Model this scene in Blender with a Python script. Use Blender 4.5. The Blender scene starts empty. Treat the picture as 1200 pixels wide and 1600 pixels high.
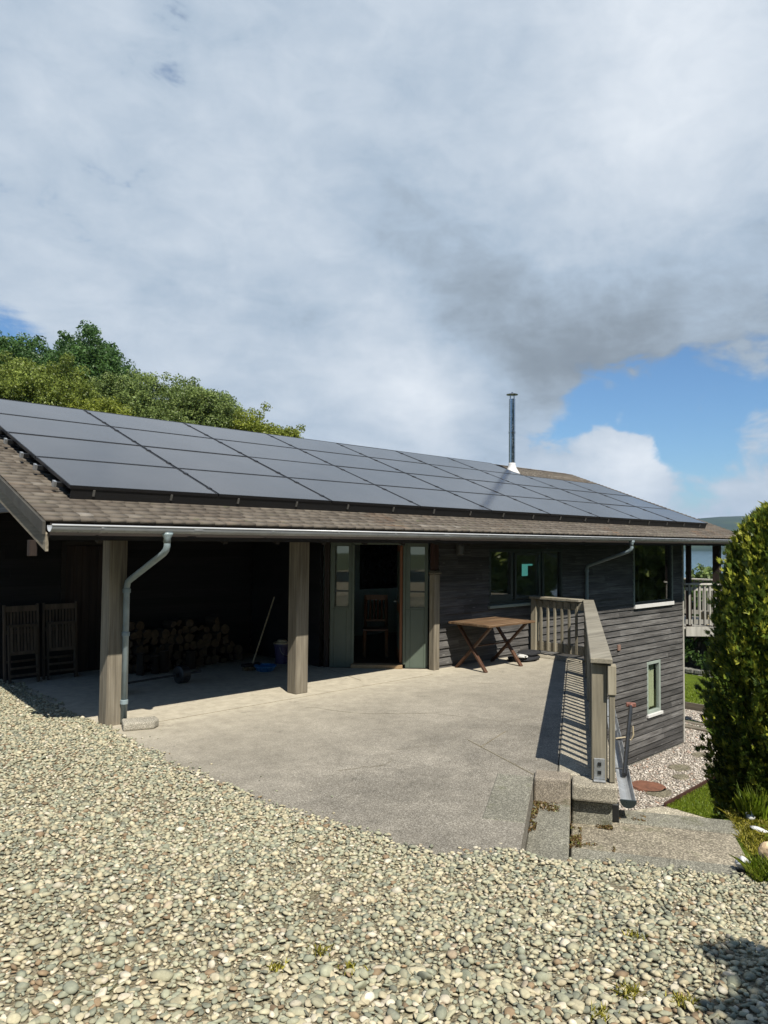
import bpy, bmesh, math, random
import numpy as np
from mathutils import Vector, Matrix, noise as mnoise
PI = math.pi
random.seed(7); RNG = np.random.default_rng(11)
SC = bpy.context.scene; COL = SC.collection

# ------------------------------------------------------------------ camera
# X runs along the front of the house, Y goes into the house, Z up; the terrace slab is z = 0
FPX, YAW, PIT, ROL, EYE = 1153.5, math.radians(46.005), math.radians(2.343), math.radians(0.55), 2.0
fwd = Vector((math.cos(YAW)*math.cos(PIT), math.sin(YAW)*math.cos(PIT), math.sin(PIT)))
rgt0 = Vector((math.sin(YAW), -math.cos(YAW), 0)); up0 = rgt0.cross(fwd)
rgt = rgt0*math.cos(ROL)+up0*math.sin(ROL); upv = up0*math.cos(ROL)-rgt0*math.sin(ROL)
cam_d = bpy.data.cameras.new('camera'); cam = bpy.data.objects.new('camera', cam_d); COL.objects.link(cam)
cam.matrix_world = Matrix(((rgt.x, upv.x, -fwd.x, 0), (rgt.y, upv.y, -fwd.y, 0), (rgt.z, upv.z, -fwd.z, EYE), (0, 0, 0, 1)))
cam_d.sensor_width = 36; cam_d.lens = 36*FPX/1600; cam_d.clip_start = 0.05; cam_d.clip_end = 12000
SC.camera = cam
def ray(px, py):
    return (rgt*((px-600)/FPX)+upv*((800-py)/FPX)+fwd).normalized()

# ------------------------------------------------------------------ light and exposure
SUN_T = Vector((0.29, 0.725, -1.0)).normalized()          # the way the light travels
sun_d = bpy.data.lights.new('sun', 'SUN'); sun = bpy.data.objects.new('sun', sun_d); COL.objects.link(sun)
sun_d.energy = 5.0; sun_d.angle = math.radians(0.5); sun_d.color = (1.0, 0.94, 0.83)
sun.rotation_euler = SUN_T.to_track_quat('-Z', 'Y').to_euler(); sun.location = (-5, -12, 20)
SC.view_settings.view_transform = 'Standard'; SC.view_settings.look = 'None'
SC.view_settings.exposure = 0.55; SC.view_settings.gamma = 1.0; SC.view_settings.use_curve_mapping = False
SC.cycles.max_bounces = 6; SC.cycles.diffuse_bounces = 4; SC.cycles.glossy_bounces = 3
SC.cycles.transparent_max_bounces = 12; SC.cycles.transmission_bounces = 4; SC.cycles.caustics_reflective = False; SC.cycles.caustics_refractive = False
SC.cycles.use_denoising = True

def build_world():
    w = bpy.data.worlds.new('World'); SC.world = w; w.use_nodes = True
    nt = w.node_tree; N = nt.nodes; L = nt.links
    for n in list(N): N.remove(n)
    out = N.new('ShaderNodeOutputWorld'); bg = N.new('ShaderNodeBackground'); L.new(bg.outputs[0], out.inputs[0])
    STR = 0.07; bg.inputs[1].default_value = STR
    sky = N.new('ShaderNodeTexSky'); sky.sky_type = 'NISHITA'; sky.sun_disc = False
    sky.sun_elevation = math.asin(-SUN_T.z); sky.sun_rotation = math.atan2(-SUN_T.x, -SUN_T.y)
    sky.air_density = 1.0; sky.dust_density = 0.6; sky.ozone_density = 2.0
    tc = N.new('ShaderNodeTexCoord'); D = tc.outputs['Generated']
    def math_(op, a, b=None, c=None, clamp=False):
        n = N.new('ShaderNodeMath'); n.operation = op; n.use_clamp = clamp
        for i, v in enumerate((a, b, c)):
            if v is None: continue
            if isinstance(v, (int, float)): n.inputs[i].default_value = v
            else: L.new(v, n.inputs[i])
        return n.outputs[0]
    def vm(op, a, b=None, s=None):
        n = N.new('ShaderNodeVectorMath'); n.operation = op
        for i, v in enumerate((a, b)):
            if v is None: continue
            if isinstance(v, (tuple, list)): n.inputs[i].default_value = v
            else: L.new(v, n.inputs[i])
        if s is not None:
            if isinstance(s, (int, float)): n.inputs['Scale'].default_value = s
            else: L.new(s, n.inputs['Scale'])
        return n.outputs['Value'] if op == 'DOT_PRODUCT' else n.outputs['Vector']
    sep = N.new('ShaderNodeSeparateXYZ'); L.new(D, sep.inputs[0])
    zz = math_('ADD', math_('MAXIMUM', sep.outputs['Z'], 0.0), 0.16)
    comb = N.new('ShaderNodeCombineXYZ')
    L.new(math_('DIVIDE', sep.outputs['X'], zz), comb.inputs[0]); L.new(math_('DIVIDE', sep.outputs['Y'], zz), comb.inputs[1])
    P = comb.outputs[0]
    def noise(vec, scale, detail, rough, dist=0.0, off=(0, 0, 0)):
        n = N.new('ShaderNodeTexNoise'); n.inputs['Scale'].default_value = scale; n.inputs['Detail'].default_value = detail
        n.inputs['Roughness'].default_value = rough; n.inputs['Distortion'].default_value = dist
        L.new(vm('ADD', vec, off), n.inputs['Vector']); return n
    # bend the directions a little so that the big cloud masses have ragged outlines
    wn = noise(D, 3.2, 5, 0.55)
    Dw = vm('NORMALIZE', vm('ADD', D, vm('SCALE', vm('SUBTRACT', wn.outputs['Color'], (0.5, 0.5, 0.5)), s=0.24)))
    wn2 = noise(D, 11.0, 5, 0.6)
    Dw = vm('NORMALIZE', vm('ADD', Dw, vm('SCALE', vm('SUBTRACT', wn2.outputs['Color'], (0.5, 0.5, 0.5)), s=0.07)))
    def blob(px, py, rpx, amt):
        c = ray(px, py); d = vm('DOT_PRODUCT', Dw, tuple(c))
        k = 1.0/(1-math.cos(math.atan(rpx/FPX)))
        e = math_('POWER', 2.718, math_('MULTIPLY', math_('SUBTRACT', d, 1.0), k))
        return math_('MULTIPLY', e, amt)
    def total(lst, base):
        acc = base
        for b in lst: acc = math_('ADD', acc, blob(*b))
        return acc
    n1 = noise(P, 0.9, 9, 0.58, 0.25, (3.1, 1.7, 0)); n2 = noise(P, 2.3, 9, 0.6, 0.2, (7.7, 4.2, 0)); n3 = noise(D, 7.0, 8, 0.6, 0.3); n4 = noise(vm('MULTIPLY', D, (1.0, 1.0, 2.2)), 13.0, 8, 0.6, 0.5, (2.0, 5.0, 1.0))
    front = vm('DOT_PRODUCT', D, (math.cos(YAW), math.sin(YAW), 0.25))
    cov_base = math_('ADD', math_('MULTIPLY', front, 0.95), 0.58)
    hi = N.new('ShaderNodeMapRange'); hi.interpolation_type = 'SMOOTHSTEP'; hi.inputs['From Min'].default_value = 0.62; hi.inputs['From Max'].default_value = 0.90; L.new(sep.outputs['Z'], hi.inputs['Value'])
    cov_base = math_('SUBTRACT', cov_base, math_('MULTIPLY', hi.outputs[0], 0.9))
    cov_base = math_('ADD', cov_base, math_('MULTIPLY', math_('SUBTRACT', n1.outputs[0], 0.5), 0.9))
    cov_base = math_('ADD', cov_base, math_('MULTIPLY', math_('SUBTRACT', n3.outputs[0], 0.5), 2.2))
    cov_base = math_('ADD', cov_base, math_('MULTIPLY', math_('SUBTRACT', n4.outputs[0], 0.5), 2.7))
    cov = total([(-40, 495, 80, -1.0), (60, 512, 50, -0.6), (150, 530, 45, -0.5), (1000, 600, 70, -1.0), (1130, 580, 80, -1.1), (1240, 620, 110, -0.7), (1080, 650, 100, -1.0),
                 (865, 655, 60, -1.2), (945, 605, 50, -1.0), (1030, 690, 70, -0.9), (1110, 720, 90, -0.7), (960, 664, 34, 1.7), (965, 745, 40, 0.9), (1020, 762, 34, 1.0), (1085, 585, 34, 0.8), (1170, 660, 40, 0.7),
                 (640, 600, 130, 0.5), (700, 470, 250, 0.5), (1180, 690, 30, 0.5)], cov_base)
    mr = N.new('ShaderNodeMapRange'); mr.interpolation_type = 'SMOOTHSTEP'
    mr.inputs['From Min'].default_value = 0.12; mr.inputs['From Max'].default_value = 1.02; L.new(cov, mr.inputs['Value'])
    br_base = math_('ADD', 0.63, math_('MULTIPLY', math_('SUBTRACT', n2.outputs[0], 0.5), 0.34))
    br_base = math_('ADD', br_base, math_('MULTIPLY', math_('SUBTRACT', n3.outputs[0], 0.5), 0.40))
    br_base = math_('ADD', br_base, math_('MULTIPLY', math_('SUBTRACT', n4.outputs[0], 0.5), 0.28))
    br = total([(760, 440, 120, -0.15), (980, 520, 130, -0.20), (860, 540, 120, -0.15), (560, 430, 70, -0.06), (1160, 470, 150, -0.17), (700, 380, 110, -0.08), (560, 300, 120, -0.06), (420, 500, 90, -0.10),
                (1000, 150, 260, 0.17), (1000, 60, 150, 0.06), (340, 260, 170, 0.06), (930, 370, 70, 0.12), (640, 610, 80, 0.30), (480, 590, 70, 0.14),
                (500, 370, 90, 0.10), (960, 660, 60, 0.26), (980, 745, 60, 0.22), (760, 90, 90, -0.05), (120, 330, 130, 0.02), (610, 480, 60, 0.10)], br_base)
    ramp = N.new('ShaderNodeValToRGB'); cr = ramp.color_ramp
    cr.elements[0].position = 0.06; cr.elements[0].color = (0.18, 0.22, 0.265, 1)
    cr.elements[1].position = 1.0; cr.elements[1].color = (0.80, 0.855, 0.92, 1)
    e = cr.elements.new(0.33); e.color = (0.27, 0.325, 0.385, 1)
    e = cr.elements.new(0.55); e.color = (0.425, 0.52, 0.635, 1)
    L.new(br, ramp.inputs[0])
    cloud = vm('SCALE', ramp.outputs[0], s=0.70/STR)
    mix = N.new('ShaderNodeMix'); mix.data_type = 'RGBA'
    L.new(mr.outputs[0], mix.inputs['Factor']); L.new(vm('MULTIPLY', sky.outputs[0], (0.70, 0.96, 1.18)), mix.inputs[6]); L.new(cloud, mix.inputs[7])
    L.new(mix.outputs[2], bg.inputs[0])
    w.cycles.sampling_method = 'MANUAL'; w.cycles.sample_map_resolution = 512
build_world()

# ------------------------------------------------------------------ helpers
ROOTLOC = {}
def tag(o, label=None, cat=None, group=None, kind=None):
    if label: o['label'] = label
    if cat: o['category'] = cat
    if group: o['group'] = group
    if kind: o['kind'] = kind
    return o
def thing(name, label, cat, loc=(0, 0, 0), group=None):
    o = bpy.data.objects.new(name, None); COL.objects.link(o); o.location = loc; o.empty_display_size = 0.2
    ROOTLOC[o.name] = Vector(loc); return tag(o, label, cat, group)
def link_mesh(name, me, mat, parent=None, smooth=False):
    o = bpy.data.objects.new(name, me); COL.objects.link(o)
    for m in (mat if isinstance(mat, (list, tuple)) else [mat]): me.materials.append(m)
    if parent is not None:
        o.parent = parent; off = ROOTLOC[parent.name]; ROOTLOC[o.name] = off
        if off.length > 0: me.transform(Matrix.Translation(-off))
    else: ROOTLOC[o.name] = Vector((0, 0, 0))
    if smooth: me.polygons.foreach_set('use_smooth', [True]*len(me.polygons))
    return o
def dup(root, loc=None, rotz=None, label=None, group=None):
    r = root.copy(); COL.objects.link(r)
    if loc is not None: r.location = loc
    if rotz is not None: r.rotation_euler = (0, 0, rotz)
    if label: r['label'] = label
    if group: r['group'] = group
    for ch in list(root.children):
        c = ch.copy(); COL.objects.link(c); c.parent = r
        for g in list(ch.children):
            d = g.copy(); COL.objects.link(d); d.parent = c
    return r
class MB:
    """collects boxes, bars, tubes and prisms of ONE object; every piece gets random values in the attribute Col"""
    def __init__(s, O=(0, 0, 0), u=(1, 0, 0), n=(0, 1, 0)):
        s.v = []; s.f = []; s.c = []; s.mi = []; s.O = Vector(O); s.u = Vector(u).normalized(); s.n = Vector(n).normalized(); s.w = Vector((0, 0, 1)); s.mat = 0; s.pc = []
    def pt(s, p): return s.O+s.u*p[0]+s.n*p[1]+s.w*p[2]
    def add(s, verts, faces, col=None, local=True):
        b = len(s.v); s.pc.append((b, len(s.f))); col = col or (random.random(), random.random(), random.random(), 1)
        for p in verts: s.v.append(s.pt(p) if local else Vector(p)); s.c.append(col)
        for f in faces: s.f.append([b+i for i in f]); s.mi.append(s.mat)
    def box(s, x0, x1, y0, y1, z0, z1, col=None):
        s.add([(x0, y0, z0), (x1, y0, z0), (x1, y1, z0), (x0, y1, z0), (x0, y0, z1), (x1, y0, z1), (x1, y1, z1), (x0, y1, z1)],
              [(3, 2, 1, 0), (4, 5, 6, 7), (0, 1, 5, 4), (1, 2, 6, 5), (2, 3, 7, 6), (3, 0, 4, 7)], col)
    def bar(s, p0, p1, w, h, up=(0, 0, 1), col=None):
        p0 = s.pt(p0); p1 = s.pt(p1); d = (p1-p0).normalized(); up = Vector(up)
        if abs(d.dot(up)) > 0.98: up = Vector((0, 1, 0)) if abs(d.y) < 0.9 else Vector((1, 0, 0))
        a = d.cross(up).normalized(); b = a.cross(d).normalized()
        vs = [q+a*(sx*w/2)+b*(sy*h/2) for q in (p0, p1) for sx, sy in ((-1, -1), (1, -1), (1, 1), (-1, 1))]
        s.add(vs, [(3, 2, 1, 0), (4, 5, 6, 7), (0, 1, 5, 4), (1, 2, 6, 5), (2, 3, 7, 6), (3, 0, 4, 7)], col, False)
    def tube(s, pts, r, n=12, cap=True, col=None, local=True):
        P = [s.pt(p) if local else Vector(p) for p in pts]; rs = r if isinstance(r, (list, tuple)) else [r]*len(P)
        t0 = (P[1]-P[0]).normalized(); a = t0.cross(Vector((0, 0, 1)))
        if a.length < 0.05: a = t0.cross(Vector((1, 0, 0)))
        a.normalize(); vs = []
        for i, p in enumerate(P):
            t = ((P[min(i+1, len(P)-1)]-p).normalized()+(p-P[max(i-1, 0)]).normalized()).normalized()
            a = (a-t*a.dot(t)).normalized(); b = t.cross(a)
            vs += [p+(a*math.cos(2*PI*k/n)+b*math.sin(2*PI*k/n))*rs[i] for k in range(n)]
        fs = [(i*n+k, i*n+(k+1) % n, (i+1)*n+(k+1) % n, (i+1)*n+k) for i in range(len(P)-1) for k in range(n)]
        if cap: fs += [tuple(range(n-1, -1, -1)), tuple(range((len(P)-1)*n, len(P)*n))]
        s.add(vs, fs, col, False)
    def lathe(s, c, prof, n=16, col=None):
        c = s.pt(c); vs = [c+Vector((r*math.cos(2*PI*k/n), r*math.sin(2*PI*k/n), z)) for r, z in prof for k in range(n)]
        fs = [(i*n+k, i*n+(k+1) % n, (i+1)*n+(k+1) % n, (i+1)*n+k) for i in range(len(prof)-1) for k in range(n)]
        fs += [tuple(range(n-1, -1, -1)), tuple(range((len(prof)-1)*n, len(prof)*n))]
        s.add(vs, fs, col, False)
    def prism(s, poly, z0, z1, col=None):
        n = len(poly); vs = [(x, y, z0) for x, y in poly]+[(x, y, z1) for x, y in poly]
        fs = [tuple(range(n-1, -1, -1)), tuple(range(n, 2*n))]+[(i, (i+1) % n, n+(i+1) % n, n+i) for i in range(n)]
        s.add(vs, fs, col)
    def each(s, name, mat, parent=None, bevel=0):
        out = []
        for (a, f), (b, g) in zip(s.pc, s.pc[1:]+[(len(s.v), len(s.f))]):
            m = MB(); m.v = s.v[a:b]; m.c = s.c[a:b]; m.f = [[i-a for i in q] for q in s.f[f:g]]; m.mi = s.mi[f:g]; out.append(m.build(name, mat, parent, bevel))
        return out
    def build(s, name, mat, parent=None, bevel=0, smooth=False, seg=1):
        me = bpy.data.meshes.new(name); me.from_pydata([tuple(v) for v in s.v], [], s.f)
        at = me.attributes.new('Col', 'FLOAT_COLOR', 'POINT'); at.data.foreach_set('color', np.array(s.c, dtype=np.float32).ravel())
        if any(s.mi): me.polygons.foreach_set('material_index', s.mi)
        bm = bmesh.new(); bm.from_mesh(me); bmesh.ops.recalc_face_normals(bm, faces=bm.faces); bm.to_mesh(me); bm.free()
        o = link_mesh(name, me, mat, parent, smooth)
        if bevel:
            b = o.modifiers.new('bevel', 'BEVEL'); b.width = bevel; b.segments = seg; b.limit_method = 'ANGLE'; b.angle_limit = 0.6
        return o
def np_mesh(name, V, F, C=None):
    V = np.asarray(V, np.float32); F = np.asarray(F, np.int32); me = bpy.data.meshes.new(name); k = F.shape[1]
    me.vertices.add(len(V)); me.vertices.foreach_set('co', V.ravel())
    me.loops.add(F.size); me.loops.foreach_set('vertex_index', F.ravel())
    me.polygons.add(len(F)); me.polygons.foreach_set('loop_start', np.arange(0, F.size, k, dtype=np.int32))
    if C is not None:
        at = me.attributes.new('Col', 'FLOAT_COLOR', 'POINT'); at.data.foreach_set('color', np.asarray(C, np.float32).ravel())
    me.update(calc_edges=True); return me

# ------------------------------------------------------------------ materials
ALB = 0.72      # base colours below were picked for exposure 0; the picture is exposed for the shade, so all are taken down together
class Mat:
    def __init__(s, name, rough=0.7, spec=0.5):
        s.m = bpy.data.materials.new(name); s.m.use_nodes = True; s.nt = s.m.node_tree; s.N = s.nt.nodes; s.L = s.nt.links
        s.b = s.N['Principled BSDF']; s.b.inputs['Roughness'].default_value = rough; s.b.inputs['Specular IOR Level'].default_value = spec
        s.tc = s.N.new('ShaderNodeTexCoord'); s.obj = s.tc.outputs['Object']; s._a = None
    def attr(s):
        if s._a is None:
            n = s.N.new('ShaderNodeAttribute'); n.attribute_name = 'Col'; q = s.N.new('ShaderNodeSeparateColor'); s.L.new(n.outputs['Color'], q.inputs[0]); s._a = (n.outputs['Color'], q)
        return s._a
    def rnd(s, i): return s.attr()[1].outputs[i]
    def mp(s, scale=(1, 1, 1), vec=None, rot=(0, 0, 0)):
        n = s.N.new('ShaderNodeMapping'); n.inputs['Scale'].default_value = scale; n.inputs['Rotation'].default_value = rot; s.L.new(vec or s.obj, n.inputs[0]); return n.outputs[0]
    def jit(s, vec, k=7.0):
        n = s.N.new('ShaderNodeVectorMath'); n.operation = 'MULTIPLY_ADD'; n.inputs[1].default_value = (k, k, k); s.L.new(s.attr()[0], n.inputs[0]); s.L.new(vec, n.inputs[2]); return n.outputs[0]
    def noise(s, scale, detail=5, rough=0.55, vec=None, dist=0.0):
        n = s.N.new('ShaderNodeTexNoise'); n.inputs['Scale'].default_value = scale; n.inputs['Detail'].default_value = detail
        n.inputs['Roughness'].default_value = rough; n.inputs['Distortion'].default_value = dist; s.L.new(vec or s.obj, n.inputs['Vector']); return n.outputs[0]
    def vor(s, scale, feat='F1', vec=None, out='Distance'):
        n = s.N.new('ShaderNodeTexVoronoi'); n.feature = feat; n.inputs['Scale'].default_value = scale; s.L.new(vec or s.obj, n.inputs['Vector']); return n.outputs[out]
    def ramp(s, val, stops):
        n = s.N.new('ShaderNodeValToRGB'); e = n.color_ramp.elements
        while len(e) < len(stops): e.new(0.5)
        for i, (p, c) in enumerate(stops):
            e[i].position = p; e[i].color = (*[x*ALB for x in c], 1) if isinstance(c, (tuple, list)) else (c, c, c, 1)
        s.L.new(val, n.inputs[0]); return n.outputs[0]
    def mix(s, f, a, b, mode='MIX'):
        n = s.N.new('ShaderNodeMix'); n.data_type = 'RGBA'; n.blend_type = mode
        for i, v in ((0, f), (6, a), (7, b)):
            if isinstance(v, (int, float)): n.inputs[i].default_value = v
            elif isinstance(v, (tuple, list)): n.inputs[i].default_value = (*[x*ALB for x in v], 1)
            else: s.L.new(v, n.inputs[i])
        return n.outputs[2]
    def math(s, op, a, b):
        n = s.N.new('ShaderNodeMath'); n.operation = op
        for i, v in enumerate((a, b)):
            if isinstance(v, (int, float)): n.inputs[i].default_value = v
            else: s.L.new(v, n.inputs[i])
        return n.outputs[0]
    def color(s, c):
        if isinstance(c, (tuple, list)): s.b.inputs['Base Color'].default_value = (*[x*ALB for x in c], 1)
        else: s.L.new(c, s.b.inputs['Base Color'])
        return s
    def bump(s, h, strength=0.5, dist=0.01):
        n = s.N.new('ShaderNodeBump'); n.inputs['Strength'].default_value = strength; n.inputs['Distance'].default_value = dist
        s.L.new(h, n.inputs['Height']); s.L.new(n.outputs[0], s.b.inputs['Normal']); return s
    def roughness(s, v):
        if isinstance(v, (int, float)): s.b.inputs['Roughness'].default_value = v
        else: s.L.new(v, s.b.inputs['Roughness'])
        return s
def wood(name, stops, axis='x', grain=60, rough=0.75, var=0.35, knots=True, bump=0.35, jitter=5.0):
    m = Mat(name, rough, 0.3); sc = {'x': (1.2, grain, grain), 'y': (grain, 1.2, grain), 'z': (grain, grain, 1.2)}[axis]
    v = m.jit(m.mp(sc), jitter*3); g = m.noise(1.0, 6, 0.65, v, 0.4); big = m.noise(1.7, 4, 0.6, m.jit(m.mp({'x': (.5, 3, 3), 'y': (3, .5, 3), 'z': (3, 3, .5)}[axis]), 9))
    c = m.ramp(m.math('ADD', m.math('MULTIPLY', g, 0.6), m.math('MULTIPLY', big, 0.4)), stops)
    val = m.ramp(m.rnd(0), [(0, 1-var), (1, 1+var*0.6)]); c = m.mix(1.0, c, val, 'MULTIPLY')
    if knots:
        kn = m.vor(1.0, 'F1', m.jit(m.mp({'x': (1.6, 7, 7), 'y': (7, 1.6, 7), 'z': (7, 7, 1.6)}[axis]), 11))
        c = m.mix(m.ramp(kn, [(0.02, 0.7), (0.10, 0.0)]), c, tuple(x*0.45 for x in stops[0][1]))
    m.color(c); m.bump(g, bump, 0.006); return m.m
def plain(name, col, rough=0.5, var=0.15, scale=6, metallic=0.0, spec=0.5, bump=0.0):
    m = Mat(name, rough, spec); n = m.noise(scale, 6, 0.6)
    m.color(m.ramp(n, [(0.3, tuple(c*(1-var) for c in col)), (0.7, tuple(min(1, c*(1+var)) for c in col))]))
    m.roughness(m.ramp(m.noise(scale*3, 4), [(0.3, max(0.02, rough-0.08)), (0.7, min(1, rough+0.1))])); m.b.inputs['Metallic'].default_value = metallic
    if bump: m.bump(m.noise(scale*6, 5), bump, 0.004)
    return m.m

M = {}
# weatherboards: near black stain worn to silver grey along the grain
def clad_mat(name, axis):
    m = Mat(name, 0.7, 0.35)
    sc = {'x': (1.3, 45, 45), 'y': (45, 1.3, 45), 'd': (14, 14, 45)}[axis]
    g = m.noise(1.0, 7, 0.7, m.jit(m.mp(sc), 20), 0.5); big = m.noise(1.1, 5, 0.65, m.jit(m.mp((0.8, 0.8, 3.5)), 12))
    f = m.math('ADD', m.math('MULTIPLY', g, 0.72), m.math('MULTIPLY', big, 0.38))
    c = m.ramp(f, [(0.34, (0.024, 0.022, 0.021)), (0.52, (0.075, 0.071, 0.068)), (0.66, (0.155, 0.149, 0.143)), (0.84, (0.34, 0.33, 0.315))])
    c = m.mix(1.0, c, m.ramp(m.rnd(0), [(0, 0.70), (1, 1.55)]), 'MULTIPLY')
    kn = m.vor(1.0, 'F1', m.jit(m.mp((2.2, 2.2, 9)), 11)); c = m.mix(m.ramp(kn, [(0.03, 0.75), (0.11, 0.0)]), c, (0.27, 0.26, 0.25))
    m.color(c); m.bump(g, 0.4, 0.006); return m.m
M['clad_x'] = clad_mat('weatherboard', 'x'); M['clad_y'] = clad_mat('weatherboard_side', 'y'); M['clad_shade'] = wood('shade_toned_weatherboard', [(0.35, (0.007, 0.0065, 0.0065)), (0.6, (0.018, 0.016, 0.016)), (0.8, (0.040, 0.036, 0.034))], 'x', 40, knots=False)  # carport boards: shade is put into this darker copy of the weatherboard colour
GREY = [(0.30, (0.085, 0.072, 0.055)), (0.5, (0.25, 0.218, 0.165)), (0.72, (0.46, 0.41, 0.32))]
M['post'] = wood('weathered_post', GREY, 'z', 40)
M['rail_d'] = wood('weathered_rail', [(0.28, (0.13, 0.115, 0.085)), (0.5, (0.36, 0.325, 0.25)), (0.75, (0.60, 0.555, 0.44))], 'x', 34)
M['rail_v'] = wood('weathered_baluster', [(0.28, (0.13, 0.115, 0.083)), (0.5, (0.32, 0.285, 0.21)), (0.75, (0.55, 0.50, 0.39))], 'z', 40)
M['barge'] = wood('weathered_bargeboard', GREY, 'y', 30)
M['dark_wood'] = wood('dark_stained_wood', [(0.3, (0.012, 0.010, 0.009)), (0.7, (0.045, 0.036, 0.030))], 'x', 30, knots=False)
M['dark_wood_z'] = wood('dark_stained_post', [(0.3, (0.014, 0.010, 0.009)), (0.7, (0.06, 0.040, 0.032))], 'z', 30, knots=False)
M['red_wood'] = wood('reddish_wood', [(0.3, (0.035, 0.016, 0.012)), (0.7, (0.10, 0.046, 0.034))], 'z', 30, knots=False)
M['deck_rail'] = wood('pale_deck_wood', [(0.28, (0.26, 0.25, 0.22)), (0.5, (0.52, 0.50, 0.45)), (0.75, (0.75, 0.73, 0.67))], 'z', 30)
M['table'] = wood('oiled_tabletop', [(0.3, (0.065, 0.036, 0.020)), (0.5, (0.175, 0.105, 0.058)), (0.72, (0.40, 0.29, 0.18))], 'x', 26, 0.5)
M['table_leg'] = wood('oiled_table_leg', [(0.3, (0.045, 0.020, 0.012)), (0.7, (0.15, 0.075, 0.042))], 'z', 26, 0.5)
M['chair'] = wood('teak_chair', [(0.3, (0.045, 0.032, 0.022)), (0.7, (0.16, 0.12, 0.085))], 'z', 26)
M['inner_chair'] = wood('dining_chair_wood', [(0.3, (0.10, 0.045, 0.022)), (0.7, (0.26, 0.13, 0.07))], 'z', 22, 0.45, knots=False)
M['door_wood'] = wood('orange_door_wood', [(0.3, (0.24, 0.09, 0.04)), (0.7, (0.45, 0.19, 0.09))], 'z', 26, 0.45, knots=False)
M['threshold'] = wood('threshold_wood', [(0.3, (0.28, 0.18, 0.09)), (0.7, (0.50, 0.35, 0.20))], 'x', 30)
M['sleeper'] = wood('sleeper_wood', [(0.3, (0.10, 0.085, 0.065)), (0.7, (0.30, 0.26, 0.20))], 'y', 22)
M['green_paint'] = plain('grey_green_paint', (0.105, 0.135, 0.105), 0.45, 0.08, 3)
M['pale_green'] = plain('pale_green_paint', (0.36, 0.42, 0.37), 0.5, 0.12, 4)
M['dark_frame'] = plain('dark_green_frame', (0.045, 0.062, 0.058), 0.4, 0.2, 4)
M['gutter'] = plain('grey_gutter', (0.36, 0.38, 0.40), 0.32, 0.18, 5)
M['pipe'] = plain('blue_grey_pipe', (0.30, 0.375, 0.40), 0.35, 0.16, 7)
M['dark_gutter'] = plain('dark_green_end', (0.02, 0.032, 0.034), 0.3, 0.2, 7)
M['galv'] = plain('galvanised_steel', (0.55, 0.57, 0.58), 0.35, 0.2, 18, 0.7)
M['verge'] = plain('dark_brown_verge', (0.060, 0.056, 0.046), 0.7, 0.3, 5)
M['lip'] = plain('pale_gutter_lip', (0.60, 0.62, 0.64), 0.3, 0.1, 3)
M['clip'] = plain('dull_clip', (0.12, 0.115, 0.105), 0.6, 0.2, 18)
M['steel'] = plain('stainless_flue', (0.62, 0.64, 0.66), 0.2, 0.08, 6, 1.0)
M['lead'] = plain('white_flashing', (0.80, 0.79, 0.77), 0.5, 0.06, 8)
M['black'] = plain('black_plastic', (0.012, 0.013, 0.014), 0.4, 0.2, 12)
M['iron'] = plain('black_iron', (0.018, 0.019, 0.021), 0.45, 0.2, 12)
M['blue'] = plain('blue_plastic', (0.02, 0.16, 0.42), 0.3, 0.1, 9)
M['purple'] = plain('purple_plastic', (0.07, 0.055, 0.14), 0.35, 0.1, 9)
M['cream'] = plain('cream_plastic', (0.55, 0.46, 0.30), 0.5, 0.1, 9)
M['white'] = plain('white_fabric', (0.62, 0.62, 0.60), 0.9, 0.1, 9)
M['black_fabric'] = plain('black_fabric', (0.015, 0.016, 0.02), 0.85, 0.3, 14)
M['rust'] = plain('rusty_iron', (0.20, 0.085, 0.05), 0.8, 0.35, 9, bump=0.4)
M['vent'] = plain('dull_terracotta', (0.28, 0.17, 0.13), 0.8, 0.2, 20)
M['red_grip'] = plain('red_brown_grip', (0.24, 0.10, 0.072), 0.6, 0.2, 20)
M['wall_in'] = plain('grey_green_wall', (0.58, 0.66, 0.61), 0.8, 0.04, 2)
M['floor_in'] = wood('dark_floorboards', [(0.3, (0.05, 0.03, 0.02)), (0.7, (0.12, 0.075, 0.05))], 'x', 14, 0.4, knots=False)
M['picture'] = plain('dark_picture', (0.010, 0.012, 0.016), 0.25, 0.5, 3)
M['curtain'] = plain('lime_curtain', (0.84, 0.84, 0.58), 0.9, 0.08, 3)
M['teal_paper'] = plain('teal_paper', (0.20, 0.55, 0.50), 0.8, 0.05, 5)
M['teal_window_glow'] = plain('teal_window_glow', (0.1, 0.3, 0.28), 0.4); _b = M['teal_window_glow'].node_tree.nodes['Principled BSDF']; _b.inputs['Emission Color'].default_value = (0.16, 0.62, 0.56, 1); _b.inputs['Emission Strength'].default_value = 0.32  # added glow standing in for daylight from a window across the house
M['lamp'] = plain('grey_lamp_housing', (0.10, 0.10, 0.095), 0.4, 0.15, 10)
M['straw'] = plain('broom_bristle', (0.25, 0.17, 0.08), 0.9, 0.3, 30)

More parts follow.
